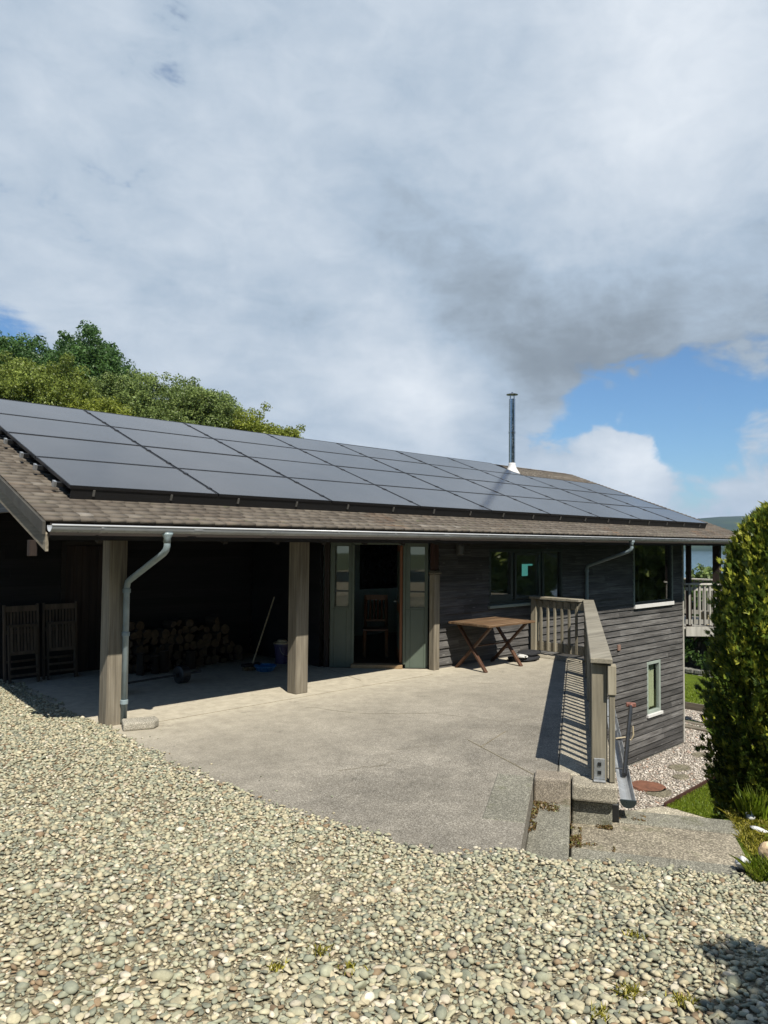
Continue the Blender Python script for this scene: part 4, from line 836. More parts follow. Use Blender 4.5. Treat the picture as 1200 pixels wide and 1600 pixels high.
mb = MB(); slab(mb, 0.03, 9*PW-0.03, 0.015, 0.022, -0.165, -0.036); mb.build('skirt', M['mesh_skirt'], arr)
mb = MB()
for i in range(18):
    x = 0.25+i*0.87
    if x < 9*PW-0.1: slab(mb, x, x+0.022, -0.002, 0.012, -0.105, -0.04)
mb.each('clip', M['clip'], arr)
mb = MB()
for i in range(1, 9):
    for j in range(4):
        for k in (0.22, 0.78):
            if j == 3 and i >= 7: continue
            slab(mb, i*PW-0.022, i*PW+0.022, (j+k)*PR-0.03, (j+k)*PR+0.03, -0.002, 0.006)
mb.each('mid_clamp', M['panel_frame'], arr)

# ------------------------------------------------------------------ terrace railing
rl = thing('terrace_railing', 'weathered timber railing with broad cap board round the terrace edge', 'railing', tuple(AB(3, 0.52)))
def seg_frame(p, q):
    d = (q-p); L_ = d.length; d.normalize(); return MB(p, d, Vector((d.y, -d.x, 0))), L_
P1, P2, P3 = AB(0.10, 0.52), Vector((11.30, 6.68, 0)), Vector((11.32, 7.80, 0))
n_posts = [0.0, 1.62, 3.25, 4.88, 6.5]
fr, L1 = seg_frame(P1, P2); 
for k, d_ in enumerate(np.linspace(0, L1, 5)):
    mb, _ = seg_frame(P1, P2); w = 0.065 if k == 0 else 0.055
    mb.box(d_-w, d_+w, -w, w, 0.016, 0.985); mb.build('post', M['rail_v'], rl, 0.006)
mb, _ = seg_frame(P1, P2); mb.box(-0.10, -0.005, 0.078, 0.125, 0.016, 0.975); mb.box(-0.115, 0.0, 0.066, 0.135, 0.74, 0.986); mb.build('side_post', M['rail_v'], rl, 0.005)
mb, _ = seg_frame(P3, P2); mb.box(-0.01, 0.10, -0.06, 0.06, 0.01, 1.0); mb.build('post', M['rail_v'], rl, 0.006)
mb, _ = seg_frame(P1, P2); mb.box(-0.13, L1+0.09, -0.075, 0.105, 1.0, 1.045); mb.build('cap_board', M['rail_d'], rl, 0.006)
mb, L2 = seg_frame(P3, P2); mb.box(-0.03, L2-0.115, -0.09, 0.09, 1.005, 1.05); mb.build('cap_board', M['rail_d'], rl, 0.006)
mb, _ = seg_frame(P1, P2); mb.box(0.07, L1-0.06, -0.02, 0.02, 0.80, 0.985); mb.build('apron_board', M['rail_d'], rl, 0.004)
mb, _ = seg_frame(P3, P2); mb.box(0.10, L2-0.06, -0.02, 0.02, 0.86, 0.99); mb.build('apron_board', M['rail_d'], rl, 0.004)
mb, _ = seg_frame(P1, P2); mb.box(0.07, L1-0.06, -0.02, 0.02, 0.07, 0.17); mb.build('bottom_rail', M['rail_d'], rl, 0.004)
mb, _ = seg_frame(P3, P2); mb.box(0.10, L2-0.06, -0.02, 0.02, 0.09, 0.25); mb.build('bottom_rail', M['rail_d'], rl, 0.004)
k = 0; first = None
for d_ in [j_*L1/4+0.06+(k_+0.5)*(L1/4-0.12)/8 for j_ in range(4) for k_ in range(8)]:
    mb, _ = seg_frame(P1, P2); mb.box(d_-0.026, d_+0.026, 0.022, 0.05, 0.06, 0.95); mb.build('baluster', M['rail_v'], rl, 0.003)
for d_ in np.arange(0.20, L2-0.1, 0.145):
    mb, _ = seg_frame(P3, P2); mb.box(d_-0.022, d_+0.022, 0.022, 0.05, 0.10, 0.98); mb.build('baluster', M['rail_v'], rl, 0.003)
mb, _ = seg_frame(P1, P2); mb.box(-0.073, -0.068, -0.045, 0.045, 0.03, 0.20); mb.box(-0.12, -0.068, -0.05, 0.05, 0.015, 0.028); br = mb.build('bracket', M['galv'], rl, 0.002)
mb, _ = seg_frame(P1, P2)
for z in (0.085, 0.155): mb.box(-0.083, -0.0735, -0.014, 0.014, z-0.014, z+0.014)
mb.each('bolt', M['black'], br)
# open gutter channel along the outside of the kerb, and the pole lying in it
gc = thing('gutter_channel', 'open half-round grey gutter with dark end cap beside the railing post', 'gutter', tuple(AB(0.3, 0.72, -0.2)))
O_ = AB(0.0, 0.755); mb = MB(O_, AV, BV); half_round(mb, 0.14, 4.6, 0, -0.155, 0.062); mb.build('channel', M['gutter'], gc, smooth=False)
mb = MB(O_, AV, BV); n = 12; pr_ = [(math.cos(PI+PI*k/n)*0.068, math.sin(PI+PI*k/n)*0.068) for k in range(n+1)]
mb.add([(x, a, -0.155+b) for x in (0.12, 0.139) for a, b in pr_], [tuple(range(n, -1, -1)), tuple(range(n+1, 2*n+2))]+[(i, i+1, n+2+i, n+1+i) for i in range(n)]+[(n, 0, n+1, 2*n+1)]); mb.build('end_cap', M['dark_gutter'], gc)
mb = MB(O_, AV, BV); mb.box(0.10, 0.16, -0.135, -0.075, -0.45, -0.19); mb.build('outlet_box', M['black'], gc, 0.008)
mb = MB(O_, AV, BV)
for x in (1.0, 2.1, 3.2): half_round(mb, x, x+0.03, 0, -0.153, 0.068, 8, 0.007); mb.tube([(x+.015, -0.06, -0.15), (x+0.015, 0.06, -0.15)], 0.006, 6)
mb.build('gutter_bracket', M['iron'], gc)
tp = thing('shovel_handle', 'dark pole with a red-brown grip leaning up from the open gutter', 'pole', tuple(AB(0.9, 0.76, -0.2)))
pa, pb = AB(0.92, 0.77, -0.18), AB(2.45, 0.93, 0.15)
mb = MB(); mb.tube([pa, pb], 0.022, 10); mb.build('shaft', M['iron'], tp)
mb = MB(); dv = (pb-pa).normalized(); mb.tube([pb-dv*0.01, pb+dv*0.05], [0.028, 0.03], 10); mb.bar(pb+dv*0.05-BV*0.055, pb+dv*0.05+BV*0.055, 0.045, 0.05); mb.build('grip', M['red_grip'], tp, 0.008)
mb = MB(); pm = pa.lerp(pb, 0.5); mb.tube([pm-BV*0.12+Vector((0, 0, -.02)), pm-BV*0.03, pm+BV*0.03+Vector((0, 0, -0.025)), pm+BV*0.055+Vector((0, 0, 0.03)), pm+BV*0.05+Vector((0, 0, 0.12))], 0.009, 6); mb.build('hook', M['cream'], tp)

# ------------------------------------------------------------------ things on the terrace and in the carport
tb = thing('folding_table', 'folding wooden slatted table with crossed legs against the clad wall', 'table', (9.5, 7.45, 0))
mb = MB(); x0, x1, y0, y1, zt = 8.98, 10.20, 6.98, 7.80, 0.745
for i in range(9):
    ya = y0+0.06+i*(y1-y0-0.12)/9; mb.box(x0+0.062, x1-0.062, ya+0.003, ya+(y1-y0-0.12)/9-0.003, zt-0.024, zt)
mb.build('slats', M['table'], tb, 0.002)
mb = MB(); mb.box(x0, x1, y0, y0+0.06, zt-0.032, zt+0.001); mb.box(x0, x1, y1-0.06, y1, zt-0.032, zt+0.001); mb.box(x0, x0+0.06, y0+0.06, y1-0.06, zt-0.032, zt+0.001); mb.box(x1-0.06, x1, y0+0.06, y1-0.06, zt-0.032, zt+0.001)
mb.build('table_frame', M['table'], tb, 0.004)
for x, dy in ((x0+0.15, 0.0), (x1-0.15, 0.0)):
    mb = MB(); mb.bar((x, y0+0.17, 0.0), (x, y1-0.08, zt-0.04), 0.036, 0.06, (1, 0, 0)); mb.build('leg', M['table_leg'], tb, 0.003)
    mb = MB(); mb.bar((x+0.03, y1-0.02, 0.0), (x+0.03, y0+0.10, zt-0.04), 0.036, 0.06, (1, 0, 0)); mb.build('leg', M['table_leg'], tb, 0.003)
mb = MB(); mb.tube([(x0+0.13, (y0+y1)/2+0.04, 0.37), (x1-0.1, (y0+y1)/2+0.04, 0.37)], 0.013, 8); mb.tube([(x0+0.14, y1-0.1, 0.68), (x1-0.12, y1-0.1, 0.68)], 0.013, 8); mb.each('stretcher', M['table_leg'], tb)
pb_ = thing('folded_cover', 'folded black cover with white lining lying on the ground under the table', 'cover', (10.55, 7.45, 0))
def cushion(cx, cy, rx, ry, z0, z1, seed, wob=0.12):
    V, F = ico(4); W = []
    for v in V:
        r = 1+wob*mnoise.noise((v[0]*1.7+seed, v[1]*1.7, v[2]*2.5)); z = v[2]; s = math.copysign(abs(z)**0.6, z); W.append((cx+v[0]*rx*r, cy+v[1]*ry*r, (z0+z1)/2+s*(z1-z0)/2*(1+0.25*mnoise.noise((v[0]*3, v[1]*3, seed)))))
    return W, F
W, F = cushion(10.62, 7.5, 0.34, 0.22, 0.0, 0.085, 1.0); o = link_mesh('lower_fold', np_mesh('lower_fold', W, F), M['black_fabric'], pb_, True)
W, F = cushion(10.72, 7.47, 0.24, 0.17, 0.08, 0.16, 4.0); o = link_mesh('upper_fold', np_mesh('upper_fold', W, F), M['black_fabric'], pb_, True)
W, F = cushion(10.40, 7.42, 0.08, 0.13, 0.075, 0.13, 7.0, 0.3); o = link_mesh('white_lining', np_mesh('white_lining', W, F), M['white'], pb_, True)

def folding_chair():
    c = thing('folding_chair', 'folded slatted garden chair standing left, nearest the gravel', 'folding chair', (0, 0, 0), 'folded garden chairs in the carport')
    for s in (-1, 1):
        mb = MB(); mb.bar((s*0.225, -0.02, 0.0), (s*0.225, 0.10, 1.08), 0.03, 0.05, (0, 1, 0)); mb.build('stile', M['chair'], c, 0.004)
        mb = MB(); mb.bar((s*0.185, -0.10, 0.0), (s*0.185, 0.03, 0.80), 0.028, 0.045, (0, 1, 0)); mb.build('leg', M['chair'], c, 0.004)
    def yb(z): return -0.02+0.12*z/1.08
    mb = MB()
    for z, h in ((1.02, 0.08), (0.70, 0.05), (0.30, 0.03)): mb.bar((-0.225, yb(z), z), (0.225, yb(z), z), 0.025, h)
    mb.each('back_rail', M['chair'], c, 0.003)
    mb = MB()
    for i in range(9): x = -0.18+i*0.045; mb.bar((x, yb(0.70), 0.70), (x, yb(1.0), 1.0), 0.026, 0.014, (0, 1, 0))
    mb.build('back_slats', M['chair'], c)
    def yl(z): return -0.10+0.13*z/0.80-0.025
    mb = MB()
    for z, h in ((0.79, 0.04), (0.42, 0.045), (0.22, 0.03), (0.12, 0.03)): mb.bar((-0.185, yl(z), z), (0.185, yl(z), z), 0.02, h)
    mb.each('rung', M['chair'], c, 0.003)
    mb = MB()
    for i in range(8): x = -0.155+i*0.044; mb.bar((x, yl(0.44), 0.44), (x, yl(0.78), 0.78), 0.030, 0.016, (0, 1, 0))
    mb.build('seat_slats', M['chair'], c)
    return c
fc = folding_chair(); fc.location = (3.58, 10.93, 0.0); fc.rotation_euler = (0, 0, 0.05)
dup(fc, (4.12, 10.98, 0.0), -0.06, 'folded slatted garden chair standing right, nearer the carport post')
# stacked firewood
def log_mesh(k):
    mb = MB(); n = 9; ang = sorted(random.uniform(0, 2*PI) for _ in range(n)); ang = [2*PI*i/n+random.uniform(-0.2, 0.2) for i in range(n)]
    r = random.uniform(0.055, 0.085); cut = random.choice((0, 0, 1, 2)); prof = []
    for a in ang:
        x, z = r*math.cos(a), r*math.sin(a)*random.uniform(0.9, 1.1)
        if cut: z = max(z, -0.012) if cut == 1 else z; x = max(x, -0.02) if cut == 2 else x
        prof.append((x, z))
    L_ = random.uniform(0.24, 0.34); vs = [(x, y, z) for y in (0, L_) for x, z in prof]
    mb.mat = 0; mb.add(vs, [(i, (i+1) % n, n+(i+1) % n, n+i) for i in range(n)]); b = 0
    mb.f.append(list(range(n-1, -1, -1))); mb.mi.append(1); mb.f.append(list(range(n, 2*n))); mb.mi.append(1)
    o = mb.build('firewood_log', [M['log_bark'], M['log_end']]); return o
protos = [log_mesh(k) for k in range(10)]; used = [False]*10; cnt = 0
def put_log(x, y, z, rot):
    global cnt
    k = cnt % 10; cnt += 1
    if not used[k]: o = protos[k]; used[k] = True
    else: o = protos[k].copy(); COL.objects.link(o)
    o.location = (x, y, z); o.rotation_euler = rot; tag(o, 'cut firewood log in the heap along the back of the carport', 'log', 'firewood logs heaped in the carport')
for row in range(6):
    n = 15-int(row*0.7)
    for i in range(n):
        x = 4.95+row*0.03+i*0.136+random.uniform(-0.03, 0.03); hh = 0.075+row*0.118+random.uniform(-0.015, 0.02)
        if row == 5 and (5.25 < x < 5.8 or 6.2 < x < 6.5): continue
        put_log(x, 10.55+row*0.05+random.uniform(-0.06, 0.05), hh, (random.uniform(-0.08, 0.1), random.uniform(0, 6.28), random.uniform(-0.18, 0.18)))
for x, y in ((5.05, 10.38), (5.28, 10.36), (5.44, 10.40), (5.9, 10.42)): put_log(x, y, 0.005, (PI/2, 0, random.uniform(0, 3)))
# barbell
bb = thing('barbell', 'black barbell lying on the carport floor in front of the firewood', 'barbell', (4.7, 9.4, 0.12)); A1, A2 = Vector((4.02, 9.28, 0.125)), Vector((5.55, 9.50, 0.125)); dv = (A2-A1).normalized()
mb = MB(); mb.tube([A1, A2], 0.014, 10); mb.build('bar', M['iron'], bb)
for s_, w_ in ((0.20, 0.05), (1.14, 0.15)):
    mb = MB(); c = A1+dv*s_; mb.tube([c, c+dv*0.012, c+dv*(w_-0.012), c+dv*w_], [0.10, 0.122, 0.122, 0.10], 28); pl = mb.build('weight_plate', M['iron'], bb)
    mb = MB(); mb.tube([c-dv*0.05, c-dv*0.002], 0.03, 12); mb.build('collar', M['iron'], pl)
# broom, basin, bucket
bm_ = thing('broom', 'broom with a long pale handle leaning at the corner behind the blue basin', 'broom', (6.6, 9.75, 0))
mb = MB(); mb.tube([(6.57, 9.72, 0.08), (7.42, 10.35, 1.05)], 0.012, 8); mb.build('handle', M['cream'], bm_)
mb = MB(); mb.box(6.40, 6.72, 9.66, 9.78, 0.06, 0.10); hd_ = mb.build('head', M['dark_wood'], bm_, 0.005); mb = MB()
for i in range(60): x, y = 6.41+random.random()*0.30, 9.67+random.random()*0.10; mb.bar((x, y, 0.06), (x+random.uniform(-.02, .02), y+random.uniform(-.02, .01), 0.0), 0.006, 0.006)
mb.build('bristles', M['straw'], hd_)
bs = thing('basin', 'shallow bright blue plastic basin on the carport floor', 'basin', (6.66, 9.50, 0)); mb = MB(); mb.lathe((6.66, 9.50, 0), [(0.10, 0), (0.13, 0.01), (0.16, 0.075), (0.175, 0.085), (0.165, 0.08), (0.125, 0.02)], 24); mb.build('bowl', M['blue'], bs, smooth=True)
mb = MB(); mb.tube([(6.66+0.17*math.cos(t), 9.50+0.17*math.sin(t), 0.083) for t in [k*2*PI/24 for k in range(25)]], 0.009, 6, False); mb.build('rim', M['blue'], bs, smooth=True)
bk = thing('bucket', 'purple tub with a cream lid against the side wall of the carport', 'bucket', (7.30, 9.95, 0)); mb = MB(); mb.lathe((7.30, 9.95, 0), [(0.10, 0), (0.13, 0.30), (0.137, 0.30), (0.137, 0.32)], 20); mb.build('tub', M['purple'], bk)
mb = MB(); mb.lathe((7.30, 9.95, 0.321), [(0.14, 0), (0.14, 0.02), (0.085, 0.026), (0.07, 0.06), (0.02, 0.065)], 20); mb.build('lid', M['cream'], bk)
mb = MB(); mb.tube([(7.30+0.135*math.cos(t), 9.82-0.02*math.sin(t), 0.28-0.14*math.sin(t)) for t in [k*PI/10 for k in range(11)]], 0.005, 6); mb.build('handle', M['galv'], bk)
# block of stone at the foot of the carport post
def rock(name, label, cat, c, r, mat, seed, sub=3, flatb=True, amp=0.35):
    V, F = ico(sub); W = []
    for v in V:
        k = 1+amp*mnoise.noise((v[0]*1.2+seed, v[1]*1.2, v[2]*1.2))+0.12*mnoise.noise((v[0]*3.1, v[1]*3.1+seed, v[2]*3.1)); W.append([v[0]*k, v[1]*k, v[2]*k])
    W = np.array(W)
    for _ in range(7): nrm = RNG.normal(size=3); nrm /= np.linalg.norm(nrm); dd = W@nrm; W = W-np.outer(np.maximum(dd-RNG.uniform(0.5, 0.8), 0)*0.9, nrm)
    W = W*np.array(r)+np.array(c)
    return tag(link_mesh(name, np_mesh(name, W, F), mat), label, cat)
mb = MB((3.66, 7.54, 0), (0.96, -0.27, 0), (0.27, 0.96, 0)); mb.prism([(-0.17, -0.12), (0.14, -0.15), (0.21, -0.05), (0.20, 0.10), (-0.15, 0.12)], 0.0, 0.085)
tag(mb.build('stone_block', M['block_stone'], bevel=0.018, seg=2), 'low grey stone block below the downpipe at the foot of the left post', 'stone block')
rock('rock', 'large orange-stained rock on the grass beside the landing', 'rock', AB(-0.50, 1.72, -0.24), (0.16, 0.14, 0.10), M['rock_orange'], 3.3)
rock('quartz_stone', 'white quartz stone at the corner of the landing', 'stone', AB(-0.64, 1.50, -0.28), (0.085, 0.06, 0.055), M['quartz'], 8.1, amp=0.6)
rock('quartz_stone', 'small white stone in the grass tuft behind the landing', 'stone', AB(0.47, 1.77, -0.31), (0.04, 0.05, 0.045), M['quartz'], 5.1, 2)
rock('quartz_stone', 'thin pale stone lying in the moss beyond the white quartz', 'stone', AB(0.22, 1.78, -0.325), (0.035, 0.08, 0.025), M['quartz'], 6.6, 2)
# inside the doorway
ch = thing('dining_chair', 'wooden slat-back dining chair seen inside the open door', 'chair', (8.9, 9.45, 0.03)); CO = Vector((8.92, 9.42, 0.03)); cu_ = Vector((0.72, -0.69, 0)); cn = Vector((0.69, 0.72, 0))
def cm(): return MB(CO, cu_, cn)
for sx_ in (-0.19, 0.19):
    mb = cm(); mb.bar((sx_, -0.20, 0), (sx_, -0.20, 0.45), 0.04, 0.04); mb.build('leg', M['inner_chair'], ch)
    mb = cm(); mb.bar((sx_, 0.20, 0), (sx_*0.95, 0.29, 1.02), 0.038, 0.038); mb.build('leg', M['inner_chair'], ch)
mb = cm(); mb.box(-0.22, 0.22, -0.22, 0.21, 0.44, 0.475); mb.build('seat', M['inner_chair'], ch, 0.008)
mb = cm(); mb.box(-0.20, 0.20, 0.27, 0.30, 0.94, 1.03); mb.box(-0.19, 0.19, 0.235, 0.26, 0.56, 0.60)
for x in (-0.1, -0.033, 0.033, 0.1): mb.bar((x, 0.245, 0.58), (x, 0.285, 0.96), 0.035, 0.012, (0, 1, 0))
mb.build('backrest', M['inner_chair'], ch)
pt_ = thing('picture', 'large dark framed picture on the wall inside the open door', 'picture', (11.0, 11.58, 1.5))
mb = MB(); mb.box(10.55, 11.55, 11.575, 11.595, 1.05, 1.95); mb.build('canvas', M['picture'], pt_)
mb = MB()
for a, b, c, d_ in ((10.5, 11.6, 1.0, 1.05), (10.5, 11.6, 1.95, 2.0), (10.5, 10.55, 1.05, 1.95), (11.55, 11.6, 1.05, 1.95)): mb.box(a, b, 11.56, 11.597, c, d_)
mb.build('frame', M['black'], pt_)

# ------------------------------------------------------------------ vegetation
def rand_dirs(n): v = RNG.normal(size=(n, 3)); return v/np.linalg.norm(v, axis=1)[:, None]
def leaf_cloud(C, R, n_per, size, aspect=0.55, outward=0.4, centre=None, colr=None):
    """leaf quads gathered in clumps: C clump centres, R clump radii"""
    m = len(C)*n_per; cen = np.repeat(C, n_per, 0); rad = np.repeat(R, n_per); d = rand_dirs(m); rr = rad*RNG.random(m)**0.45; P = cen+d*rr[:, None]*np.array([1, 1, 0.8])
    nrm = rand_dirs(m)*(1-outward)+d*outward+np.array([0, 0, 0.25]); nrm /= np.linalg.norm(nrm, axis=1)[:, None]
    t = np.cross(nrm, rand_dirs(m)); t /= np.linalg.norm(t, axis=1)[:, None]+1e-9; b = np.cross(nrm, t); s = size*RNG.uniform(0.6, 1.4, m)
    a = t*s[:, None]; c = b*(s*aspect)[:, None]
    V = np.stack([P-a, P-c*0.9+a*0.1, P+a, P+c*0.9+a*0.1], 1).reshape(-1, 3); F = np.arange(m*4).reshape(m, 4)
    tone = np.repeat(RNG.random(len(C)) if colr is None else colr, n_per)*0.55+RNG.random(m)*0.45
    col = np.stack([tone, RNG.random(m), RNG.random(m), np.ones(m)], -1).repeat(4, 0); return V, F, col
def tree(name, label, base, h, rx, ry, mat, leaf=0.10, clumps=170, per=90, lobes=9, trunk_r=0.16, group=None, low=0.22, seed=0, airy=0.0):
    t = thing(name, label, 'tree', base, group); bx, by, bz = base; rng = np.random.default_rng(100+seed)
    cz, rz = bz+h*(0.5+low*0.5), h*(0.5-low*0.5); C = []; R = []; L0 = []
    for i in range(clumps):
        d = rng.normal(size=3); d /= np.linalg.norm(d)
        if d[2] < -0.5: d[2] = -d[2]
        k = 1+0.25*mnoise.noise((d[0]*1.7+seed*3.1, d[1]*1.7, d[2]*1.7))+0.16*mnoise.noise((d[0]*4.1, d[1]*4.1+seed, d[2]*4.1)); r = k*rng.uniform(0.45, 0.95)**0.6*0.93; tw = i % 6 == 0
        if tw: r = k*rng.uniform(0.90, 0.98)
        C.append((bx+d[0]*r*rx, by+d[1]*r*ry, cz+d[2]*r*rz)); R.append(max(0.27, rng.uniform(0.08, 0.13)*min(rx, ry) if tw else rng.uniform(0.10, 0.20)*min(rx, ry)))
        if i < 9: L0.append(C[-1])
    C = np.array(C); V, F, col = leaf_cloud(C, np.array(R), per, leaf, colr=rng.random(len(C)))
    o = link_mesh('crown', np_mesh('crown', V, F, col), mat, t)
    mb = MB(); top = (bx+rng.uniform(-.1, .1)*rx, by, bz+h*0.72); mid = (bx+rng.uniform(-.08, .08)*rx, by+rng.uniform(-.08, .08)*ry, bz+h*0.35)
    mb.tube([(bx, by, bz-0.3), mid, top], [trunk_r, trunk_r*0.7, trunk_r*0.2], 8)
    for l in L0[:9]:
        s = Vector(mid).lerp(Vector(top), rng.uniform(0, 0.6)); e = Vector(l[:3]); q_ = s.lerp(e, 0.5)+Vector((0, 0, -0.15)); mb.tube([s, q_, e], [trunk_r*0.45, trunk_r*0.28, trunk_r*0.08], 6)
    mb.build('trunk', M['bark'], t); return t
def at_dist(px, dist):
    r = ray(px, 847); r = Vector((r.x, r.y, 0)).normalized(); return r*dist
def htop(py, dist): return EYE+(845-py)/FPX*dist*1.02
def tree_px(name, label, px, top, dist, rx, mat, base=-0.3, **kw):
    p = at_dist(px, dist); cosb = fwd.dot(Vector((p.x, p.y, 0)).normalized()); h = htop(top, dist*cosb)-base; return tree(name, label, (p.x, p.y, base), h, rx, rx, mat, group='trees behind the house', **kw)
tree_px('broadleaf_tree', 'tall deep green broadleaf tree rising above the others behind the left of the roof', 118, 530, 36, 3.4, M['leaf_dark'], leaf=0.069, clumps=900, per=103, seed=1)
tree_px('broadleaf_tree', 'deep green broadleaf tree cut by the left edge of the photo', -20, 520, 38, 3.6, M['leaf_dark'], leaf=0.069, clumps=900, per=96, seed=2)
tree_px('willow_tree', 'olive yellow bushy tree in front of the tall dark trees', 55, 562, 29, 2.7, M['leaf_olive'], leaf=0.050, clumps=800, per=115, seed=3)
tree_px('willow_tree', 'grey green bushy tree just right of the tall dark tree', 200, 588, 30, 2.3, M['leaf_grey'], leaf=0.048, clumps=700, per=115, seed=4)
tree_px('willow_tree', 'rounded grey green tree in the middle of the row behind the roof', 295, 592, 31, 2.1, M['leaf_grey'], leaf=0.048, clumps=650, per=115, seed=5)
tree_px('willow_tree', 'small grey green tree with a pointed top right of the rounded one', 350, 618, 33, 1.3, M['leaf_grey'], leaf=0.048, clumps=380, per=103, seed=6)
tree_px('willow_tree', 'low yellow green tree second from the right end of the row', 390, 645, 31, 1.6, M['leaf_yellow'], leaf=0.048, clumps=460, per=115, seed=7)
tree_px('willow_tree', 'low yellow green tree at the right end of the row behind the roof', 445, 660, 32, 1.25, M['leaf_yellow'], leaf=0.048, clumps=400, per=115, seed=8)
tree_px('willow_tree', 'yellow green bush peeping over the panels below the tall dark tree', 150, 618, 27, 1.5, M['leaf_yellow'], leaf=0.042, clumps=420, per=103, seed=9)
# trees facing the house, mirrored in its windows; tall bank behind the camera added to cut sky light
for k, (x, y, h, r) in enumerate(((25, -3.2, 8.0, 2.6), (30, -0.5, 7.5, 2.4), (30, -6.5, 10, 3.4), (36, -2.5, 9.0, 3.4), (25, -11, 13, 4.4), (18, -14, 14, 4.6), (11, -15, 14, 4.6), (4, -17, 15, 4.8), (-3, -17, 15, 4.8), (-10, -14, 14, 4.6), (-15, -7, 13, 4.4), (-17, 1, 12, 4.2), (41, 1.5, 8, 3.2), (8, -22, 17, 5), (-7, -21, 17, 5))):
    z = float(zlow(np.array([x]), np.array([y]))[0]) if x > 9 else 0.2; tree('garden_tree', 'unseen garden tree across from the house, for window reflections and to cut sky light', (x, y, z), h, r, r, M['leaf_olive'] if k < 4 else M['leaf_dark'], leaf=0.30, clumps=420, per=24, low=0.08, seed=20+k, group='trees mirrored in the windows')

def sprays(P, D, size, rng, nleaf=7):
    """flat fans of scale-leaf twigs, as on a cypress"""
    n = len(P); D = D/np.linalg.norm(D, axis=1)[:, None]; side = np.cross(D, rand_dirs(n)); side /= np.linalg.norm(side, axis=1)[:, None]; V = []; 
    tone = rng.random(n)
    vs = []; cs = []
    for k in range(nleaf):
        f = (k-(nleaf-1)/2)/((nleaf-1)/2); ang = f*0.85; L_ = size*(1-0.45*abs(f))*rng.uniform(0.75, 1.2, n); d = D*math.cos(ang)+side*math.sin(ang); nn = np.cross(D, side); w = np.cross(nn, d)*(size*0.085)[:, None]
        b = P+D*(size*0.12*(1-abs(f)))[:, None]; tip = b+d*L_[:, None]+nn*(rng.normal(0, 0.12, n)*size)[:, None]; mid = b+d*(L_*0.55)[:, None]
        vs.append(np.stack([b, mid+w, tip, mid-w], 1)); c = np.clip(tone*0.74+0.10, 0, 1); r2 = rng.random(n)
        q0 = np.stack([c, r2, r2, np.ones(n)], -1); q1 = np.stack([np.clip(c+0.22, 0, 1), r2, r2, np.ones(n)], -1); cs.append(np.stack([q0, q0, q1, q0], 1))
    V = np.concatenate(vs, 0).reshape(-1, 3); C = np.concatenate(cs, 0).reshape(-1, 4); return V, np.arange(len(V)).reshape(-1, 4), C
def conifer(name, label, base, h, rad, n, mat, seed, size=(0.10, 0.24), round_=False):
    rng = np.random.default_rng(seed); t = thing(name, label, 'conifer', base); bx, by, bz = base
    def prof(u):
        return np.interp(u, [0, 0.05, 0.27, 0.5, 0.74, 0.89, 0.96, 1.0], [0.3, 0.5, 0.78, 1.0, 0.90, 0.66, 0.42, 0.06]) if not round_ else np.sqrt(np.clip(1-(2*u-1)**2, 0, 1))
    allV = []; allF = []; allC = []; off = 0
    for layer, share, szk in ((1.0, 0.55, 1.0), (0.86, 0.28, 1.2), (0.66, 0.17, 1.6)):
        m = int(n*share); u = rng.random(m)**0.9*0.985+0.005; a = rng.uniform(0, 2*PI, m)
        bump = 1+0.08*np.sin(a*3+u*9+seed)+0.09*np.sin(a*7-u*17)+0.08*np.sin(a*13+u*31)+0.05*np.sin(a*23-u*47); r = rad*np.where(u < 0.55, np.maximum(prof(u), 0.0), prof(u))*layer*bump*rng.uniform(0.88, 1.05, m)
        r = np.nan_to_num(r); P = np.stack([bx+r*np.cos(a), by+r*np.sin(a), bz+u*h], -1)
        D = np.stack([np.cos(a)*0.75, np.sin(a)*0.75, np.full(m, 0.75)+u*0.7], -1)+rng.normal(0, 0.34, (m, 3)); s = rng.uniform(size[0], size[1], m)*szk
        V, F, C = sprays(P, D, s, rng); allV.append(V); allF.append(F+off); allC.append(C); off += len(V)
    link_mesh('crown', np_mesh('crown', np.concatenate(allV), np.concatenate(allF), np.concatenate(allC)), mat, t)
    mb = MB(); mb.tube([(bx, by, bz-0.2), (bx, by, bz+h*0.5), (bx, by, bz+h*0.92)], [0.16, 0.10, 0.02], 8); mb.build('trunk', M['bark'], t); return t
conifer('cypress_bush', 'tall dense columnar cypress with yellow green tips at the right edge', (10.0, 3.19, -2.79), 5.30, 0.82, 34000, M['leaf_conifer'], 5, (0.04, 0.115))
conifer('cypress_bush', 'shorter dark cypress on the lower lawn hidden behind the tall cypress, added for its shadow', (15.0, 3.9, LOW), 2.5, 0.95, 3500, M['leaf_conifer'], 6, (0.08, 0.18))  # unseen second cypress, added to throw shade on the near lawn
SHR = (2.25, -1.97, 0.25)
conifer('clipped_bush', 'tall rounded clipped conifer beside the gravel that shades its lower right corner', SHR, 4.0, 0.95, 18000, M['leaf_conifer'], 9, (0.05, 0.12), True)
